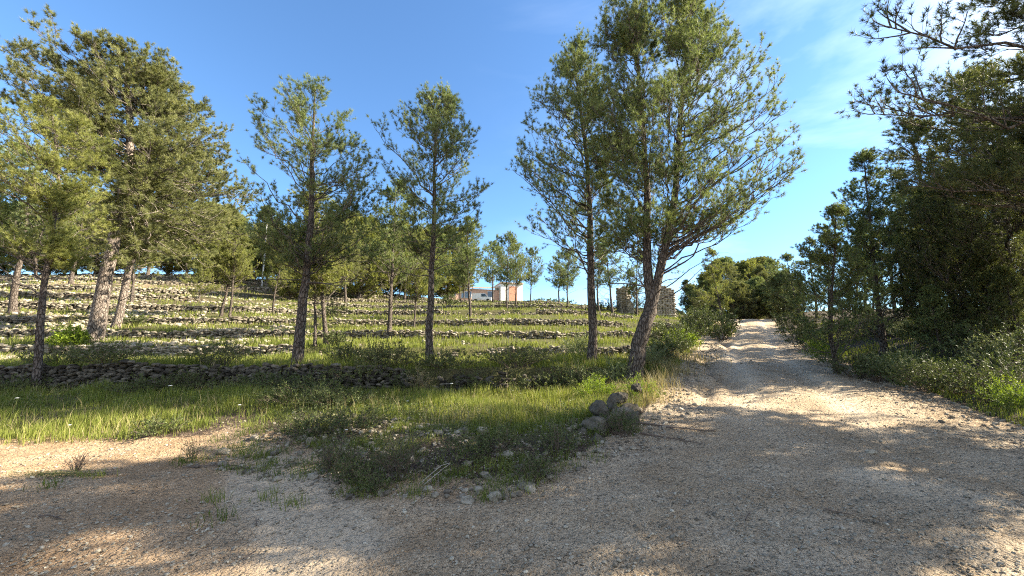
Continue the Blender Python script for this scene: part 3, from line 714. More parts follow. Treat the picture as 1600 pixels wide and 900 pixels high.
def put(key, u, y, label, matn='needle', hpx=None, h=None, rz=None, group='pines higher on the terraces', xy=None, wide=1.0, name='pine_tree'):
    """u, distance -> a copy of a model; hpx = pixel row of its top"""
    p = at(u, y) if xy is None else np.array([xy[0], xy[1], Hs(*xy)])
    mh, tb, nb, to, no = get_model(key)[:5]
    hh = h if h else (pix(u, hpx, y)[2] - p[2])
    s = hh / mh
    t = tag(empty(name, (p[0], p[1], p[2] - 0.05)), label, 'tree', group)
    t.scale = (s * wide, s * wide, s); t.rotation_euler = (rng.normal(0, 0.035), rng.normal(0, 0.045), rng.uniform(0, 6.28) if rz is None else rz)
    if to is None:
        to = tb.build('trunk', M['bark'], t, smooth=True); no = nb.build('crown', M[matn], t)
        MODELS[key][3] = to; MODELS[key][4] = no; MODELS[key].append({matn: no.data})
    else:
        a = to.copy(); C.objects.link(a); a.parent = t; a.name = 'trunk'
        b = no.copy(); C.objects.link(b); b.parent = t; b.name = 'crown'
        cache = MODELS[key][5]
        if matn not in cache:
            me = no.data.copy(); me.materials.clear(); me.materials.append(M[matn]); cache[matn] = me
        b.data = cache[matn]
    return t

TG = 'pines higher on the terraces'
put('b', 492, 17.5, 'thin dark stemmed pine just right of the leaning pine trunk', 'needle_pale', 330, wide=0.8)
put('a', 510, 17.8, 'thin pale stemmed pine, right one of the close pair behind the leaning pine', 'needle_pale', 300)
put('d', 608, 21.5, 'pine leaning right on the second terrace, between the two slender near pines', 'needle', 290, rz=4.9, wide=1.0)
put('c', 646, 25, 'small pine with short stem half behind the straight narrow pine', 'needle_pale', 375, wide=0.8)
put('a', 735, 31, 'pine alone on a middle terrace in front of the house', 'needle', 342, wide=0.95)
put('c', 792, 40, 'left one of two thin pines in front of the white house block', 'needle', 368, wide=0.85)
put('a', 806, 44, 'right one of two thin pines in front of the white house block', 'needle_pale', 380, wide=0.85)
put('c', 829, 66, 'pine on the crest just right of the white house block, sky around it', 'needle', 388, wide=0.8)
put('c', 726, 58, 'pine on the crest in front of the left end of the house', 'needle_pale', 400, wide=0.9)
put('b', 720, 64, 'narrow pine beside the left end of the house', 'needle_pale', 405)
put('a', 770, 56, 'pine with its crown in front of the house roof', 'needle', 378)
put('c', 874, 58, 'left crest pine of the group behind the near upright pine', 'needle', 398, wide=1.1)
put('c', 888, 52, 'right crest pine of the group behind the near upright pine', 'needle', 392, wide=1.0)
put('d', 958, 38, 'pine with dark stem between the near upright pine and the ruin', 'needle', 372, wide=1.1)
put('b', 936, 42, 'thin pine seen just right of the near upright trunk', 'needle', 385, wide=1.1)
put('a', 995, 40, 'pine behind the forked trunk left of the big ruin wall', 'needle', 392, wide=1.1)
put('e', 310, 34, 'short pine on the pale slope right of the massive old pine', 'needle_pale', 395)
put('a', 345, 27, 'left one of two thin pale stems leaning right on the stony slope', 'needle_pale', 350, rz=0.4)
put('d', 358, 26.5, 'right one of two thin pale stems leaning right on the stony slope', 'needle_pale', 345, rz=0.9, wide=0.8)
put('b', 426, 30, 'thin pine below the pale pole', 'needle_pale', 370, wide=0.9)
put('c', 205, 30, 'pale pine behind the second trunk of the massive pine', 'needle_pale', 330)
put('d', 20, 24, 'tall pine on the stony slope at the left edge', 'needle', 235, wide=1.2)
put('a', -40, 20, 'dark pine cut by the left edge of the picture', 'needle', 225, wide=1.3)
put('a', 110, 36, 'pine on the upper stony slope seen left of the thick trunk', 'needle_pale', 300, wide=1.2)
put('c', 55, 40, 'round pine on the upper stony slope at far left', 'needle_olive', 330, wide=1.2)
# the wood along the upper left crest
bgp = [(-15, 50, 350), (30, 52, 342), (75, 50, 345), (118, 52, 340), (150, 50, 325), (230, 48, 330), (262, 52, 350), (292, 50, 352), (330, 46, 362), (372, 52, 360), (398, 56, 372), (440, 54, 372), (462, 60, 380), (485, 52, 378), (520, 56, 385),
       (545, 62, 392), (560, 50, 380), (585, 58, 396), (612, 62, 392), (632, 54, 398), (655, 66, 398), (675, 60, 405), (700, 72, 402), (575, 70, 385), (500, 70, 372), (415, 70, 352), (350, 68, 345), (540, 44, 400), (450, 42, 398)]
side_ = ['cut by the left edge of the picture', 'behind the young pine at far left', 'right of the young far left pine', 'left of the thick leaning trunk', 'at its far left end', 'second from its left end', 'third from its left end', 'fourth from its left end', 'above the two thin pale stems', 'just left of the pale pole', 'behind the pale pole', 'just right of the pale pole',
         'a step right of the pole', 'left of the leaning pine trunk', 'right of the leaning pine trunk', 'above the close pair of stems', 'in front of its middle', 'right of its middle', 'behind the right leaning pine', 'right of the right leaning pine',
         'behind the straight narrow pine', 'right of the straight narrow pine', 'nearest the house', 'in its back row, at the middle', 'in its back row, left of the middle', 'in its back row, above the pole', 'in its back row, farthest left', 'in its front row, behind the close pair', 'in its front row, left of the leaning trunk']
for i, (u, y, v) in enumerate(bgp):
    put('wewa'[i % 4], u, y, 'pine of the upper left wood, ' + side_[i], ['needle_pale', 'needle', 'needle_pale', 'needle_olive'][i % 4], v - 18 - (22 if u > 500 else 0), group='sunlit wood on the upper left crest', wide=1.25)

RG = 'pines at the far end of the track'
for (k, u, y, v, l, m_) in [('thin', 1130, 33, 392, 'slim young pine at the left edge of the track near its top', 'needle_pale'), ('e', 1075, 60, 440, 'dark pine against the sky right of the ruin', 'needle_dark'),
        ('w', 1105, 50, 432, 'pine left behind the slim young pine', 'needle'), ('a', 1150, 56, 412, 'pine right behind the top of the track, left of the middle', 'needle_olive'), ('w', 1172, 62, 408, 'tallest pine beyond the top of the track', 'needle_pale'),
        ('e', 1192, 54, 420, 'round pine over the very top of the track', 'needle_olive'), ('d', 1212, 58, 410, 'pine beyond the top of the track at right', 'needle'), ('w', 1225, 46, 430, 'low pine on the right where the track tops out', 'needle'),
        ('c', 1092, 44, 455, 'small bushy pine low between ruin and track', 'needle_dark'), ('w', 1140, 66, 405, 'pine farthest back beyond the track', 'needle'),
        ('w', 1118, 52, 440, 'low bushy pine left of the track top', 'needle_pale'), ('w', 1160, 50, 442, 'low bushy pine right at the top of the track, left one', 'needle_olive'), ('w', 1183, 51, 436, 'low bushy pine right at the top of the track, middle one', 'needle'),
        ('w', 1206, 49, 440, 'low bushy pine right at the top of the track, right one', 'needle_dark'), ('w', 1085, 58, 445, 'low dark pine behind the ruin and bush', 'needle_dark'), ('w', 1200, 64, 405, 'bushy pine behind the top of the track at right', 'needle_olive')]:
    put(k, u, y, l, m_, v, group=RG, wide=1.05)
RR = 'pines right of the track'
put('near2', 1308, 12.3, 'thin pine leaning left at the right edge of the track', 'needle', 338, rz=2.2, group=RR, wide=1.05)
put('near2', 1382, 15, 'slim pine with open crown second from the track on the right', 'needle', 258, rz=1.0, group=RR)
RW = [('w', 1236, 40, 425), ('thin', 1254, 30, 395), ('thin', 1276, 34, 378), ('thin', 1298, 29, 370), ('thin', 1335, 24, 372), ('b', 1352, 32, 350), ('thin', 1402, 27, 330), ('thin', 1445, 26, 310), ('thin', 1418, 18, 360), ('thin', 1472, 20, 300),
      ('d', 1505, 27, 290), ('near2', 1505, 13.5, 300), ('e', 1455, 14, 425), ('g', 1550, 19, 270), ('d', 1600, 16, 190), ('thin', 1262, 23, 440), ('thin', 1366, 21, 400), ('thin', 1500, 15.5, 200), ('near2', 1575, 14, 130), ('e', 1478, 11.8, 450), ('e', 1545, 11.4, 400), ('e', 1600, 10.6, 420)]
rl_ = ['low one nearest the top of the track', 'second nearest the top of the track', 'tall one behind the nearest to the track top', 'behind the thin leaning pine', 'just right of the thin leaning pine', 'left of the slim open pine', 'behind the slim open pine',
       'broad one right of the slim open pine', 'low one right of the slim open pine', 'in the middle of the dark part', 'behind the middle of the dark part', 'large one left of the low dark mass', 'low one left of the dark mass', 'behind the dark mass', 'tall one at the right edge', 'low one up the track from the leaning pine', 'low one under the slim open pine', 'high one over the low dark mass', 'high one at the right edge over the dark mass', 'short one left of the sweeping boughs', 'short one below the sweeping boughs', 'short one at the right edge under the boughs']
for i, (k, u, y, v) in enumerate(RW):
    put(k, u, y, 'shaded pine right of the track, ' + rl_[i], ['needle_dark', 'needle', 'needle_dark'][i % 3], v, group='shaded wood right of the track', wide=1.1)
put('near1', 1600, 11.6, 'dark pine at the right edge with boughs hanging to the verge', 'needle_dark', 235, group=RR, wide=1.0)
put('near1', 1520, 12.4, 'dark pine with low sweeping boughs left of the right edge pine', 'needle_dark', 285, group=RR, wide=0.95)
# the tall pine whose boughs overhang the upper right corner (trunk just outside the picture)
pb = np.array([11.0, 5.9, Hs(11.0, 5.9)])
def rad27(z, az):
    return np.interp(z, [2.8, 3.4, 5, 6.2, 7.0, 7.8, 8.6], [3.3, 4.7, 5.8, 6.0, 5.3, 3.5, 1.2]) * (1 + 0.08 * np.sin(3 * az + z)) * (1 - 0.42 * np.clip(np.sin(az), 0, 1)) * (1 - 0.25 * np.clip(-np.sin(az), 0, 1))
tb, nb, _ = make_tree([([(0, 0, 0), (0.3, 0, 4), (0.1, 0.2, 7), (0.3, 0, 8.3)], 0.27, 0.05)], rad27, 3.0, 8.5, 150, 55, n2=17, n3=5, nt=3, K=15, nlen=0.095, nw=0.010, el=(8, 30), inner=0.35, bare=8, l2=0.20, hug=0.08, twig=0.36)
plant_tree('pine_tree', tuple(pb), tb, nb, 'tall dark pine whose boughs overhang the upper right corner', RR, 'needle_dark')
# pines just outside the right edge: they throw the shade over the track and the clearing
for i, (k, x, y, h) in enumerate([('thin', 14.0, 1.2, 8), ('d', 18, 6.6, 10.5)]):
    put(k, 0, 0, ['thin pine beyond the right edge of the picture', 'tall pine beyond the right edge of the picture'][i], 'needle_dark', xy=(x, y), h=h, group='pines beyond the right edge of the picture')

# ------------------------------------------------------------------ grass and weeds
def blades(mb, x, y, h, w, tone, lean=0.35, seg=2):
    n = len(x); z = H(x, y); a = rng.uniform(0, 6.28, n); b = rng.uniform(0, 6.28, n)
    ln = rng.uniform(0.15, 1.0, n) * lean * h
    c = np.stack([np.cos(a), np.sin(a), 0 * a], 1) * (w / 2)[:, None]; l = np.stack([np.cos(b) * ln, np.sin(b) * ln, 0 * b], 1)
    p = np.stack([x, y, z - 0.01], 1); up = np.array([0, 0, 1.0])
    m1 = p + l * 0.3 + up * (h * 0.55)[:, None]; t = p + l + up * h[:, None]
    v = np.stack([p - c, p + c, m1 + c * 0.8, m1 - c * 0.8, t], 1).reshape(-1, 3)
    k = np.arange(n)[:, None] * 5
    mb.add(v, k + np.array([[0, 1, 2, 3]]), k + np.array([[3, 2, 4]]), np.repeat(tone, 5))

def scatter(n, ylo, yhi, ang=(-1.5, 1.4)):
    y = np.exp(rng.uniform(np.log(ylo), np.log(yhi), n)); return rng.uniform(*ang, n) * y, y
mb = MB()
def grassy(x, y):
    """probability of grass: terraces yes, gravel no, stony slope little"""
    h = hmask(x, y); t = toe(x); d = y - t
    left = ss((-x - 3.3) / 0.8)
    # the near grass starts behind the bare mound and the bank
    start = np.interp(x, [-12, -8, -6, -4.6, -3.6, -2.4, -1, 0.5, 1.6, 3, 5], [0.15, 0.2, 0.7, 2.0, 2.3, 2.3, 2.0, 1.5, 0.9, 0.1, 0.2])
    p = ss((d - start) / 0.5)
    # foot and top of the walls
    yp = yp_of(x, y)
    for k in range(10): p = p * (1 - 0.55 * np.exp(-((yp - WK[k] + 0.3) / 0.25) ** 2))
    p = p * (1 - 0.5 * lefts(x) * ss((y - 16) / 6))
    p = p * np.clip(0.65 + 1.3 * fbm(x * 0.6, y * 0.6, 51, 4), 0.08, 1)
    return p * (x < xleft(y) - 0.1)
for (n, ylo, yhi, hh) in ((230000, 5.5, 12.2, 0.26), (120000, 12.2, 20, 0.26), (130000, 20, 45, 0.28), (60000, 45, 104, 0.32)):
    x, y = scatter(n, ylo, yhi)
    k = rng.random(n) < grassy(x, y); x, y = x[k], y[k]
    cl = np.clip(0.72 + 0.9 * fbm(x * 1.1, y * 1.1, 52, 3) + 0.35 * fbm(x * 4, y * 4, 57, 2), 0.22, 1.7)
    h = hh * cl * rng.uniform(0.4, 1.25, len(x)); w = np.maximum(0.006, 0.0011 * y) * rng.uniform(0.7, 1.3, len(x))
    tone = np.clip(0.42 + 0.3 * fbm(x * 0.5, y * 0.5, 53, 3) + rng.normal(0, 0.13, len(x)), 0, 0.85) + 0.5 * (rng.random(len(x)) < 0.10)
    blades(mb, x, y, h, w, tone)
# right verge
n = 26000; y = np.exp(rng.uniform(np.log(5.0), np.log(30), n)); x = xright(y) + np.abs(rng.normal(0, 1, n)) * (0.9 + 0.05 * y) + 0.15
k = rng.random(n) < np.clip(0.5 + 1.3 * fbm(x * 0.5, y * 0.5, 58, 3), 0, 1); x, y = x[k], y[k]
blades(mb, x, y, 0.17 * rng.uniform(0.3, 1.2, len(x)), np.maximum(0.006, 0.0011 * y), np.clip(0.33 + rng.normal(0, 0.17, len(x)), 0, 0.9) + 0.5 * (rng.random(len(x)) < 0.12))
# tufts in the bare clearing and on the bank
cx = rng.uniform(-5, 2.0, 190); cy = toe(cx) + rng.uniform(-0.15, 2.4, 190)
cx = np.r_[cx, [p[0] for p in (at(335, 4.6), at(345, 4.05), at(150, 5.3), at(460, 4.4), at(420, 4.6), at(80, 4.9))]]; cy = np.r_[cy, 4.6, 4.05, 5.3, 4.4, 4.6, 4.9]
n = 60; x = (cx[:, None] + rng.normal(0, 0.10, (len(cx), n))).ravel(); y = (cy[:, None] + rng.normal(0, 0.08, (len(cx), n))).ravel()
blades(mb, x, y, rng.uniform(0.03, 0.17, len(x)), np.full(len(x), 0.006), np.repeat(np.clip(rng.normal(0.3, 0.2, len(cx)), 0, 0.9), n), 0.8)
tag(mb.build('grass', M['grass']), 'fresh green grass covering the terraces and verges', 'grass', None, 'stuff')

# dry pale grass: under the forked pine, on the bank, in streaks on the terraces
mb = MB()
def clump(u, y, n, r, h, lean=0.6):
    p = at(u, y); x = p[0] + rng.normal(0, r, n); yy = y + rng.normal(0, r, n)
    blades(mb, x, yy, h * rng.uniform(0.4, 1.15, n), np.full(n, max(0.006, 0.0009 * y)), rng.uniform(0, 1, n), lean)
for u, y, n, r, h in [(1003, 9.3, 420, 0.3, 0.5), (990, 9.8, 350, 0.4, 0.45), (1005, 8.6, 260, 0.2, 0.32), (975, 8.1, 260, 0.25, 0.3), (1000, 10.4, 500, 0.5, 0.5), (1035, 12.5, 900, 0.4, 0.4), (1050, 16, 700, 0.7, 0.4), (760, 7.6, 700, 0.6, 0.25)]:
    clump(u, y, n, r, h)
x, y = scatter(14000, 6.5, 12); k = rng.random(14000) < grassy(x, y) * 0.6; x, y = x[k], y[k]
blades(mb, x, y, 0.34 * rng.uniform(0.3, 1.2, len(x)), np.full(len(x), 0.006), rng.uniform(0, 1, len(x)), 0.7)
x, y = scatter(30000, 12, 70); k = (rng.random(30000) < grassy(x, y) * 0.8 * (fbm(x * 0.3, y * 0.6, 66, 3) > 0.0)); x, y = x[k], y[k]
blades(mb, x, y, 0.3 * rng.uniform(0.4, 1.1, len(x)), np.maximum(0.006, 0.0009 * y), rng.uniform(0, 1, len(x)), 0.5)
tag(mb.build('dry_grass', M['dry']), 'straw coloured dry grass in clumps, thickest beside the forked pine', 'grass', None, 'stuff')

# leafy weeds over the bank (mass)
def leaves(mb, P, D, ln, w, tone, r=rng):
    n = len(P); D = norm(D); pe = norm(np.cross(D, r.normal(0, 1, D.shape))) * (w / 2)[:, None]
    a = P; b = P + D * (ln * 0.5)[:, None] + pe; c = P + D * ln[:, None]; d = P + D * (ln * 0.5)[:, None] - pe
    mb.add(np.stack([a, b, c, d], 1).reshape(-1, 3), np.arange(4 * n).reshape(-1, 4), None, np.repeat(tone, 4))
mb = MB(); n = 17000
x = rng.uniform(-5.2, 2.3, n); y = toe(x) + rng.uniform(0.0, 3.2, n) * 1.0
k = (fbm(x * 1.3, y * 1.3, 77, 3) + 0.5 * ss((x + 3.2) / 1.2) - 0.32 > 0); x, y = x[k], y[k]; n = len(x)
hh = rng.uniform(0.01, 0.24, n) * (0.4 + 0.8 * vnoise(x * 1.4, y * 1.4, 78))
leaves(mb, np.stack([x, y, H(x, y) + hh], 1), np.stack([rng.normal(0, 1, n), rng.normal(0, 1, n), rng.uniform(-0.2, 0.8, n)], 1), rng.uniform(0.02, 0.05, n), rng.uniform(0.006, 0.016, n), np.clip(0.35 + 0.4 * vnoise(x * 2, y * 2, 79) + rng.normal(0, 0.15, n), 0, 1))
n = 60000
x, y = scatter(n, 6.2, 20); k = (rng.random(n) < grassy(x, y) + 0.25) & (x < xleft(y) - 0.2) & (hmask(x, y) > 0.5) & (fbm(x * 0.8, y * 0.8, 97, 3) > 0.02); x, y = x[k], y[k]; n = len(x)
hh = rng.uniform(0.02, 0.34, n) * (0.3 + 0.9 * vnoise(x * 1.4, y * 1.4, 98))
leaves(mb, np.stack([x, y, H(x, y) + hh], 1), np.stack([rng.normal(0, 1, n), rng.normal(0, 1, n), rng.uniform(-0.2, 1.0, n)], 1), rng.uniform(0.025, 0.06, n), rng.uniform(0.008, 0.02, n), np.clip(0.45 + 0.4 * vnoise(x * 2, y * 2, 99) + rng.normal(0, 0.15, n), 0, 1))
tag(mb.build('weeds', M['shrub']), 'low dark leafy weeds covering the bank', 'weeds', None, 'stuff')

# brown needle litter under the pines and along the track edges
mb = MB(); n = 16000; y = np.exp(rng.uniform(np.log(2.5), np.log(22), n)); x = np.where(rng.random(n) < 0.5, xright(y) - np.abs(rng.normal(0, 0.9, n)), np.where(rng.random(n) < 0.5, xleft(y) + np.abs(rng.normal(0, 0.6, n)), rng.uniform(-1.2, 1.2, n) * y))
k = (fbm(x * 1.2, y * 1.2, 88, 3) > 0.0) & (hmask(x, y) < 0.6); x, y = x[k], y[k]; n = len(x)
leaves(mb, np.stack([x, y, H(x, y) + 0.012], 1), np.stack([rng.normal(0, 1, n), rng.normal(0, 1, n), rng.uniform(-0.05, 0.15, n)], 1), rng.uniform(0.02, 0.09, n), 0.0022 + 0.0006 * y, rng.uniform(0, 1, n))
tag(mb.build('needle_litter', M['stick']), 'brown pine needles and bark bits strewn over the dirt', 'litter', None, 'stuff')
# shrubs: stems + leaves
def shrub(name, u, y, w, h, n, label, matn='shrub', group=None, upright=0.5, leaf=(0.035, 0.012), seed=0, xy=None, stemr=0.006, cat='shrub', ns=None):
    p = at(u, y) if xy is None else np.array([xy[0], xy[1], Hs(*xy)])
    r = np.random.default_rng(seed + 500); ns = ns or max(14, n // 60)
    a = r.uniform(0, 6.28, ns); rr = np.sqrt(r.random(ns)); tip = np.stack([np.cos(a) * rr * w / 2, np.sin(a) * rr * w / 2, h * (1 - 0.45 * rr ** 2) * r.uniform(0.6, 1.1, ns)], 1)
    A = np.stack([np.cos(a) * rr * w * 0.12, np.sin(a) * rr * w * 0.12, 0 * a], 1)
    mid = A * 0.5 + tip * 0.5 + np.array([0, 0, 1]) * (upright - 0.4) * h * 0.3
    P1 = bez(A, mid, tip, 6); st = MB(); st.tubes(P1, np.full((ns, 1), stemr) * np.linspace(1, 0.3, 6)[None], 3, 0.5)
    s = r.uniform(0.3, 1.0, (ns, 4)); q, d = sample(P1, s); P2 = bough(q.reshape(-1, 3), norm(d.reshape(-1, 3) * 0.9 + r.normal(0, 0.55, (ns * 4, 3))), r.uniform(0.1, 0.28, ns * 4) * (0.5 + h), 4, r, 0.3)
    st.tubes(P2, np.full((len(P2), 1), stemr * 0.5) * np.linspace(1, 0.4, 4)[None], 3, 0.5)
    k = max(2, n // len(P2)); s = r.uniform(0.1, 1.0, (len(P2), k)); q, d = sample(P2, s); q = q.reshape(-1, 3); d = d.reshape(-1, 3); m_ = len(q)
    lv = MB(); leaves(lv, q, d * 0.6 + r.normal(0, 0.6, q.shape), leaf[0] * r.uniform(0.6, 1.3, m_), leaf[1] * r.uniform(0.7, 1.3, m_), np.clip(np.repeat(r.normal(0.5, 0.2, len(P2)), k) + r.normal(0, 0.1, m_), 0, 1), r)
    t = tag(empty(name, (p[0], p[1], p[2] - 0.03)), label, cat, group)
    st.build('stems', M['stem' if matn in ('grey_shrub', 'lush') else 'stick'], t); lv.build('foliage', M[matn], t)
    return t
# along the track, left side
_wb = [(20, 'at the far left'), (95, 'second from the left'), (170, 'below the massive old pine'), (235, 'fourth from the left'), (300, 'left of the white umbel flower stem'), (350, 'sixth from the left'), (392, 'left of the ivy like bush'), (570, 'right of the leaning pine'),
       (610, 'midway between leaning and straight pine'), (700, 'just right of the straight narrow pine'), (755, 'right of the straight narrow pine'), (805, 'left of the upright pine'), (850, 'nearest the upright pine')]
_rb = [(1600 - 12 * i, 8.3 + 0.55 * i + (i % 3) * 1.2) for i in range(22)]
SH = [  # u, y, width, height, leaves, label, material, leaf size
    (1112, 27.5, 3.6, 2.0, 5200, 'large dark bush where the track narrows, left edge', 'shrub', (0.11, 0.05)),
    (1090, 30, 3.0, 1.7, 4200, 'dark bush left of the large track side bush', 'shrub', (0.11, 0.05)),
    (1128, 25, 2.0, 1.2, 2800, 'round bush hanging over the left track edge', 'shrub', (0.10, 0.045)),
    (1078, 24, 2.2, 1.0, 2600, 'olive bush below the ruin wall', 'shrub', (0.10, 0.045)),
    (1030, 14.5, 1.5, 0.9, 3400, 'bush right behind the base of the forked pine', 'shrub', (0.06, 0.025)),
    (1048, 17, 1.8, 0.9, 3200, 'bush along the grassy track edge behind the forked pine', 'shrub', (0.07, 0.03)),
    (1045, 20.5, 2.4, 1.3, 3200, 'dark bush on the terrace end right of the forked trunk', 'shrub', (0.08, 0.035)),
    (1066, 20, 2.0, 0.9, 2600, 'low bush above the washed track edge', 'lush', (0.08, 0.035)),
    (1010, 12.4, 1.2, 0.8, 2800, 'grey green bush touching the forked trunk on its right', 'grey_shrub', (0.05, 0.015)),
    (962, 11.4, 1.5, 0.9, 3600, 'grey green bush between the two track side trunks', 'grey_shrub', (0.05, 0.015)),
    (890, 11.6, 1.5, 0.8, 3800, 'dark thorny bush on the wall left of the upright pine', 'shrub', (0.045, 0.02)),
    (912, 11.0, 1.3, 0.7, 3200, 'dark bush hiding the foot of the upright pine', 'shrub', (0.045, 0.02)),
    (905, 15.5, 1.5, 1.0, 3200, 'grey green bush behind the upright pine', 'grey_shrub', (0.06, 0.018)),
    (832, 14.3, 0.9, 0.6, 2200, 'small round dark bush on the second terrace', 'shrub', (0.05, 0.022)),
    (860, 11.4, 1.2, 0.5, 2600, 'dark low bush spilling over the wall, right part', 'shrub', (0.045, 0.02)),
    (540, 12.7, 1.3, 0.75, 3000, 'dark bush on the lowest wall right of the leaning pine', 'shrub', (0.05, 0.022)),
    (585, 12.5, 1.0, 0.6, 2400, 'dark bush on the lowest wall midway between two slender pines', 'shrub', (0.05, 0.022)),
    (640, 11.5, 1.0, 0.7, 2400, 'dark bush in front of the lowest wall left of the straight pine', 'shrub', (0.045, 0.02)),
    (655, 11.2, 0.8, 0.7, 1600, 'dry pale bush at the foot of the straight narrow pine', 'dry', (0.05, 0.014)),
    (420, 11.0, 1.8, 0.55, 3600, 'dark ivy like bush against the lowest wall left of the leaning pine', 'shrub', (0.045, 0.022)),
    (500, 11.0, 1.6, 0.6, 3600, 'dark bush at the wall foot right of the leaning pine', 'shrub', (0.045, 0.022)),
    (104, 16.4, 1.3, 0.85, 2400, 'bright yellow green shrub left of the thick old trunk', 'lush', (0.09, 0.045)),
    (206, 22.5, 1.2, 0.8, 1800, 'round green shrub right of the second thick trunk', 'shrub', (0.07, 0.03)),
    (525, 17.6, 1.0, 0.7, 1800, 'round green bush right of the pale stem pair', 'shrub', (0.06, 0.03)),
    (520, 31, 2.6, 1.2, 2200, 'bush on the terrace right of the close pair, farther back', 'shrub', (0.09, 0.04)),
    (700, 46, 3.0, 1.3, 2000, 'bush below the left end of the house', 'shrub', (0.13, 0.06)),
    (870, 96, 9.0, 1.8, 3000, 'dark hedge like bush on the skyline right of the house', 'shrub', (0.25, 0.12)),
    (850, 88, 6.0, 1.2, 2200, 'low bush on the skyline between house and crest pines', 'shrub', (0.22, 0.1)),
    (945, 44, 3.5, 1.5, 2400, 'dark bush left of the ruined pillar', 'shrub', (0.12, 0.06)),
    (1000, 46, 3.5, 3.0, 3000, 'tall green bush between the two ruin walls', 'shrub', (0.13, 0.06)),
    # right verge
    (1290, 15, 1.5, 0.9, 2800, 'green bush at the foot of the thin leaning pine', 'lush', (0.05, 0.02)),
    (1262, 19, 1.8, 1.2, 2600, 'bush on the right track edge above the leaning pine', 'shrub', (0.07, 0.03)),
    (1245, 24, 2.2, 1.4, 2600, 'bush on the right edge in the upper track', 'shrub', (0.09, 0.04)),
    (1232, 31, 2.6, 1.7, 2600, 'highest bush on the right edge of the track', 'shrub', (0.11, 0.05)),
    (1340, 11.6, 1.4, 0.8, 3200, 'leafy bush right of the thin leaning pine', 'shrub', (0.045, 0.02)),
    (1375, 10.8, 1.3, 0.7, 3200, 'dark leafy bush below the slim open pine', 'shrub', (0.045, 0.02)),
    (1412, 10.2, 1.4, 0.9, 3400, 'greyish thorny bush in the shaded verge', 'grey_shrub', (0.045, 0.015)),
    (1455, 9.4, 1.4, 0.8, 3400, 'dark bush in the verge left of the sweeping boughs', 'shrub', (0.045, 0.02)),
    (1500, 8.8, 1.4, 0.7, 3400, 'dark bush in the verge under the sweeping boughs', 'shrub', (0.045, 0.02)),
    (1560, 8.0, 1.3, 0.6, 3400, 'leafy bush in the verge at the right edge', 'shrub', (0.045, 0.016)),
    (1590, 7.4, 0.9, 0.5, 2400, 'grassy green clump nearest the camera on the right verge', 'lush', (0.06, 0.008)),
    # bank and near grass
    (625, 4.95, 0.62, 0.50, 2600, 'rosemary like clump with upright stems on the bank', 'shrub', (0.03, 0.005)),
    (555, 4.95, 0.55, 0.34, 1800, 'leafy green clump low on the bank, left of the rosemary clump', 'shrub', (0.03, 0.010)),
    (520, 5.3, 0.5, 0.36, 2400, 'feathery plant left on the bank', 'shrub', (0.03, 0.006)),
    (585, 4.65, 0.45, 0.24, 1300, 'small green plant at the very foot of the bank', 'shrub', (0.028, 0.010)),
    (830, 4.75, 0.45, 0.28, 1500, 'green tuft at the right foot of the bank', 'shrub', (0.03, 0.008)),
    (730, 5.3, 0.6, 0.26, 1600, 'dark sprawling weed right of the rosemary clump', 'shrub', (0.03, 0.012)),
    (780, 5.6, 0.6, 0.30, 1600, 'dark weed on the bank left of the pale blocks', 'shrub', (0.03, 0.012)),
    (972, 6.35, 0.7, 0.38, 2400, 'green bush in the angle between boulders and track', 'shrub', (0.04, 0.008)),
    (875, 5.6, 0.6, 0.35, 1500, 'dark weed just below the boulder pile', 'shrub', (0.03, 0.012)),
    (480, 6.9, 1.2, 0.42, 3000, 'dark leafy weeds at the edge of grass above the mound, right', 'shrub', (0.035, 0.014)),
    (550, 6.9, 1.2, 0.40, 3000, 'dark leafy weeds above the bank left of its middle', 'shrub', (0.035, 0.014)),
    (470, 9.2, 1.8, 0.45, 4200, 'leafy green weeds in the grass before the leaning pine', 'shrub', (0.045, 0.018)),
    (530, 9.0, 1.4, 0.42, 3400, 'leafy green weeds in the grass right of the leaning pine', 'shrub', (0.045, 0.018)),
    (300, 6.1, 0.22, 0.30, 260, 'spindly dark weed standing in the bare dirt mound', 'shrub', (0.03, 0.008)),
    (118, 5.6, 0.18, 0.26, 120, 'spindly reddish weed at left in the bare dirt', 'stick', (0.02, 0.005)),
    (240, 7.3, 0.9, 0.3, 1500, 'leafy weed in the near grass left of the dirt mound', 'shrub', (0.04, 0.015)),
    (1000, 9.0, 0.9, 0.55, 2400, 'bright leafy clump on the track edge beside the dry grass', 'lush', (0.045, 0.01)),
    (935, 9.6, 1.1, 0.55, 3000, 'bright green leafy clump left of the forked trunk', 'lush', (0.05, 0.012)),
]
pos_ = ['at the right edge', 'second from the right edge', 'third from the right edge', 'fourth from the right edge', 'fifth from the right edge', 'sixth from the right edge', 'seventh from the right edge', 'eighth from the right edge',
        'ninth from the right edge', 'tenth from the right edge', 'right of the greyish thorny bush', 'behind the greyish thorny bush', 'left of the greyish thorny bush', 'under the slim open pine', 'right of the slim open pine', 'left of the slim open pine',
        'behind the bright leafy bush', 'right behind the thin leaning pine', 'left of the thin leaning pine', 'up the track from the leaning pine', 'farther up the track', 'farthest up the track']
for j, (u, w_) in enumerate(_wb):
    SH.append((u, 11.2 + 0.4 * (j % 3) + (0.9 if j % 4 == 1 else 0), 1.9 + 0.4 * (j % 2), 0.5 + 0.13 * (j % 3), 3600, 'dark bush along the lowest wall, ' + w_, 'needle_dark', (0.05, 0.022)))
for j, (u, y) in enumerate(_rb):
    SH.append((u, y, 1.9, 0.8 + 0.25 * (j % 3), 3400, 'shaded undergrowth bush beneath the right hand pines, ' + pos_[j], ['shrub', 'shrub', 'needle_dark', 'grey_shrub'][j % 4], (0.055, 0.02)))
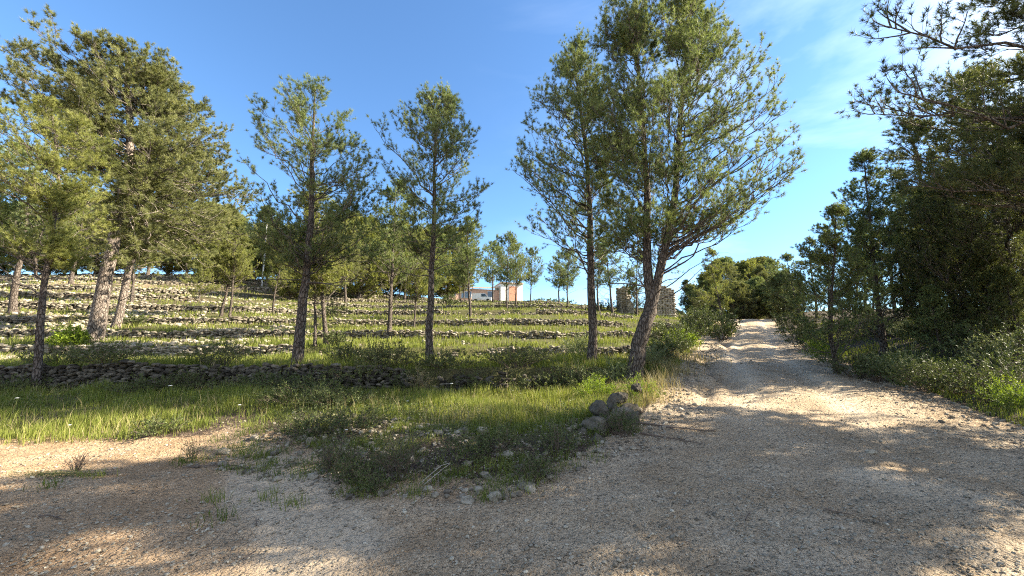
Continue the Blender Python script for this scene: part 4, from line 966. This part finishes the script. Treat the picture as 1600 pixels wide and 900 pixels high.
for i, (u, y, w, h, n, lb, mt_, lf) in enumerate(SH):
    shrub('bush', u, y, w, h, n, lb, mt_, 'bushes and leafy clumps', leaf=lf, seed=i, stemr=0.004 + 0.0002 * y, upright=0.9 if 'upright' in lb else 0.5)

# ------------------------------------------------------------------ fallen sticks, dead stems, wild flowers
def stick(u, y, L, ang, label, r=0.008, m_='stick', lift=0.02, name='fallen_branch', seed=0):
    p = at(u, y); rr = np.random.default_rng(900 + seed)
    P = bough(np.array([[0, 0, 0.0]]), np.array([[math.cos(ang), math.sin(ang), 0.05]]), np.array([L]), 8, rr, 0.0, 0.12)
    X_ = P[0] + p; P[0, :, 2] = H(X_[:, 0], X_[:, 1]) - p[2] + lift
    mb = MB(); mb.tubes(P, r * np.linspace(1, 0.35, 8)[None], 5)
    q, d = sample(P, rr.uniform(0.3, 0.95, (1, 4))); q = q[0]; d = d[0]
    P2 = bough(q, d + rr.normal(0, 0.5, d.shape) * np.array([1, 1, 0.25]), np.full(4, L * 0.25), 4, rr, 0.1, 0.2); mb.tubes(P2, np.full((4, 1), r * 0.4) * np.linspace(1, 0.4, 4)[None], 4)
    return tag(mb.build(name, M[m_], loc=tuple(p)), label, 'branch', 'fallen branches on the dirt')
for i, a in enumerate([(985, 7.0, 1.3, -0.35, 'long dark dead branch reaching onto the track below the boulders', 0.018), (1000, 6.4, 0.9, -0.5, 'shorter dead branch on the track edge, nearer than the long one', 0.014),
          (60, 4.1, 0.35, 0.1, 'straight stick lying in the bare clearing at left', 0.009), (60, 5.1, 0.25, 0.4, 'curled dry twig left in the clearing', 0.008), (400, 3.9, 0.22, 2.0, 'short hooked twig in the middle of the clearing', 0.006),
          (380, 3.3, 0.16, 1.1, 'tiny twig nearest the camera at left', 0.005), (285, 5.7, 0.9, 0.15, 'thin dry root lying on the dirt mound', 0.009), (470, 5.6, 1.0, 0.5, 'dry branch on the dark side of the mound', 0.010),
          (60, 5.35, 0.9, 0.1, 'fallen pine sprig lying flat in the dirt at left', 0.010), (1165, 3.8, 0.2, 0.7, 'small dark twig in the shaded track', 0.006), (1290, 4.0, 0.2, -0.4, 'dark twig at the middle right of the track', 0.010)]):
    stick(a[0], a[1], a[2], a[3], a[4], a[5], seed=i)
# flat pine sprig foliage
mb = MB(); p = at(85, 5.3); n = 900; x = p[0] + rng.normal(0, 0.28, n); y = 5.3 + rng.normal(0, 0.06, n)
leaves(mb, np.stack([x, y, H(x, y) + rng.uniform(0.005, 0.05, n)], 1), rng.normal(0, 1, (n, 3)) * np.array([1, 1, 0.3]), np.full(n, 0.06), np.full(n, 0.004), rng.uniform(0, 1, n))
tag(mb.build('pine_sprig', M['needle_dark']), 'broken green pine sprig lying in the dirt at left', 'branch')
for i, (u, y, L, a) in enumerate([(655, 4.75, 0.4, 0.9), (662, 4.72, 0.33, 0.7)]):
    p = at(u, y); P = np.array([[[0, 0, 0], [L * 0.3, 0, L * 0.25], [L * 0.6, 0.02, L * 0.48], [L * 0.85, 0.03, L * (0.55 + 0.1 * i)]]]); b = MB(); b.tubes(P, np.array([[0.005, 0.004, 0.003, 0.002]]), 5)
    tag(b.build('dead_stem', M['palewood'], loc=tuple(p)), ['lower', 'upper'][i] + ' of two bleached dead stems slanting over the white rock', 'stem')
fl = None
FL = [(262, 9.4, 0.45, 'white umbel flower standing alone left of centre before the dark wall'), (705, 9.8, 0.42, 'white umbel flower on tall stem in front of the straight narrow pine'), (22, 8.8, 0.35, 'white flower at the far left of the grass'),
      (105, 7.0, 0.25, 'white flower low in the grass at left'), (372, 8.0, 0.3, 'white flower in the grass above the dirt mound'), (540, 6.2, 0.22, 'white flower on the bank left of its middle'), (612, 6.1, 0.2, 'white flower on the bank right of its middle'), (636, 8.0, 0.25, 'white flower in the shaded grass')]
for i, (u, y, h, lb) in enumerate(FL):
    p = at(u, y)
    if fl is None:
        fl = tag(empty('wild_flower', tuple(p)), lb, 'flower', 'white wild flowers in the grass')
        b = MB(); b.tubes(np.array([[[0, 0, 0], [0.02, 0, 0.5], [0.0, 0.01, 1.0]]]), np.array([[0.008, 0.006, 0.005]]), 4); fs = b.build('stem', M['stem'], fl)
        b = MB(); r_ = np.random.default_rng(4)
        for q in range(46):
            a = r_.uniform(0, 6.28); rr = 0.09 * math.sqrt(r_.random()); box(b, (rr * math.cos(a), rr * math.sin(a), 1.02 - rr * 0.25), (0.028, 0.028, 0.008), a)
        fb = b.build('bloom', M['petal'], fl)
        t = fl
    else:
        t = fl.copy(); C.objects.link(t); t['label'] = lb; t.location = tuple(p)
        for ch in (fs, fb): c2 = ch.copy(); C.objects.link(c2); c2.parent = t
    t.scale = (h * 0.95, h * 0.95, h)
fl.location = tuple(at(FL[0][0], FL[0][1]))

# ------------------------------------------------------------------ house on the crest, van, pole, ruin
def mpart(name, m_, parent, boxes, rz=0.0):
    b = MB()
    for c, s in boxes: box(b, c, s, rz)
    return b.build(name, M[m_], parent)
hb = pix(817, 472, 96.0)              # right foot of the white block
g0 = Hs(hb[0] - 3, 97.0)
hs = tag(empty('house', (hb[0], 96.0, g0)), 'low white and salmon coloured house on the hilltop, long wing to the left', 'house')
k = 96 / 620.0                         # metres per picture unit there
mpart('wall', 'render', hs, [((-18 * k, 3.0, 1.75), (36 * k, 6, 6.4))])                       # tall white block
mpart('brick_panel', 'brick', hs, [((-16 * k, -0.06, 0.5 + 1.65), (13 * k, 0.1, 3.6))])
mpart('cornice', 'tile', hs, [((-18 * k, 2.9, 4.73), (37.5 * k, 6.4, 0.25))])
w2 = mpart('wing_wall', 'pink', hs, [((-78 * k, 4.0, 0.8), (83 * k, 5, 4.8))])
rf = MB(); x0, x1 = -120.5 * k, -37 * k
rf.add([(x0, 0.9, 3.0), (x1, 0.9, 3.55), (x1, 7, 4.4), (x0, 7, 3.9), (x0, 0.9, 3.22), (x1, 0.9, 3.8), (x1, 7, 4.65), (x0, 7, 4.15)], [(0, 1, 2, 3), (7, 6, 5, 4), (0, 4, 5, 1), (1, 5, 6, 2), (2, 6, 7, 3), (3, 7, 4, 0)])
rf.build('roof', M['tile'], hs)
for xc_, w_, z_, h_ in ((-50, 10, 1.75, 1.5), (-88, 16, 1.4, 1.6), (-108, 8, 1.6, 1.3)):
    wd = mpart('window', 'frame', hs, [((xc_ * k, 1.44, z_ + 0.3), (w_ * k, 0.1, h_))]); mpart('pane', 'glass', wd, [(((xc_ - w_ * 0.235) * k, 1.36, z_ + 0.3), (w_ * k * 0.44, 0.06, h_ - 0.2)), (((xc_ + w_ * 0.235) * k, 1.36, z_ + 0.3), (w_ * k * 0.44, 0.06, h_ - 0.2))])
hs.rotation_euler = (0, 0, 0.28)
# van in front of the wing
vp = at(753, 87.0); vt = tag(empty('van', tuple(vp)), 'small white van parked in front of the wing of the house', 'van')
def prism(mb, prof, y0, y1):
    n = len(prof); v = [(x, y0, z) for x, z in prof] + [(x, y1, z) for x, z in prof]; mb.v.append(np.array(v, float)); mb.a.append(np.full(2 * n, 0.5)); o = mb.n
    mb.q.append(np.array([(o + i, o + (i + 1) % n, o + n + (i + 1) % n, o + n + i) for i in range(n)]))
    c = [(o, o + i, o + i + 1) for i in range(1, n - 1)] + [(o + n, o + n + i + 1, o + n + i) for i in range(1, n - 1)]; mb.t.append(np.array(c)); mb.n += 2 * n
b = MB(); prism(b, [(-2.1, 0.35), (2.1, 0.35), (2.15, 0.95), (1.4, 1.1), (0.75, 1.85), (-2.0, 1.9), (-2.15, 1.0)], -0.85, 0.85); b.build('body', M['carpaint'], vt)
b = MB(); prism(b, [(1.25, 1.12), (0.72, 1.75), (-0.1, 1.75), (-0.1, 1.12)], -0.88, 0.88); b.build('side_window', M['glass'], vt)
for sx in (-1.35, 1.35):
    for sy in (-0.8, 0.8):
        b = MB(); b.tubes(np.array([[[sx, sy - 0.12, 0.34], [sx, sy - 0.115, 0.34], [sx, sy + 0.115, 0.34], [sx, sy + 0.12, 0.34]]]), np.array([[0.001, 0.34, 0.34, 0.001]]), 14); wo = b.build('wheel', M['rubber'], vt)
# pole
pp = at(409, 52.0); top = pix(417, 350, 52.0)
pt = tag(empty('utility_pole', tuple(pp)), 'thin pale pole rising from the trees on the left slope', 'pole')
b = MB(); b.tubes(np.array([[[0, 0, -0.2], [0, 0, 3], [top[0] - pp[0], 0, top[2] - pp[2]]]]), np.array([[0.11, 0.10, 0.07]]), 8); b.build('shaft', M['pole'], pt, smooth=True)
# ruin
def ruin(u0, u1, vtop, y, depth, label, slope=0.0, seed=0):
    p = at((u0 + u1) / 2, y); kx = y / 620.0; W_ = (u1 - u0) * kx; Ht = pix(u0, vtop, y)[2] - p[2]; r = np.random.default_rng(seed + 40)
    P, S = [], []; z = -0.2
    while z < Ht + 0.3:
        h = r.uniform(0.16, 0.26); n = int(W_ / 0.32) + 1
        for fy in np.arange(-depth / 2, depth / 2 + 0.01, 0.32):
            for i in range(n + 1):
                x = -W_ / 2 + i * W_ / n
                lim = Ht * (1 - slope * abs(x / W_ + 0.5)) + 0.25 * fbm(np.array([x * 1.7 + seed]), np.array([fy]), seed, 2)[0]
                if z < lim and (abs(fy) > depth / 2 - 0.35 or i in (0, n) or z > lim - 0.5): P.append((x + r.normal(0, 0.03), fy + r.normal(0, 0.03), z + h / 2)); S.append((0.19 * r.uniform(0.8, 1.2), 0.18, h * 0.58))
        z += h * 0.93
    b = MB(); stones(b, np.array(P), np.array(S), 0.18, rz=np.zeros(len(P)), tone=r.uniform(0.55, 1.0, len(P)))
    box(b, (0, 0, Ht * 0.42), (W_ - 0.15, depth - 0.15, Ht * 0.84), 0, 0.2)
    return tag(b.build('ruined_wall', M['stone'], loc=tuple(p)), label, 'ruin', 'remains of a stone hut')
ruin(1019, 1047, 449, 43.0, 2.4, 'broad ruined stone wall left of the track, right end sunlit', 0.12, 1)
ruin(969, 981, 452, 44.0, 1.6, 'narrow ruined stone pillar behind the forked pine', 0.0, 2)
ruin(981, 987, 466, 43.0, 0.6, 'low pale stub of ruined wall right of the narrow pillar', 0.3, 3)
print('trees', NT, 'tris', sum(len(o.data.polygons) for o in bpy.data.objects if o.type == 'MESH'))
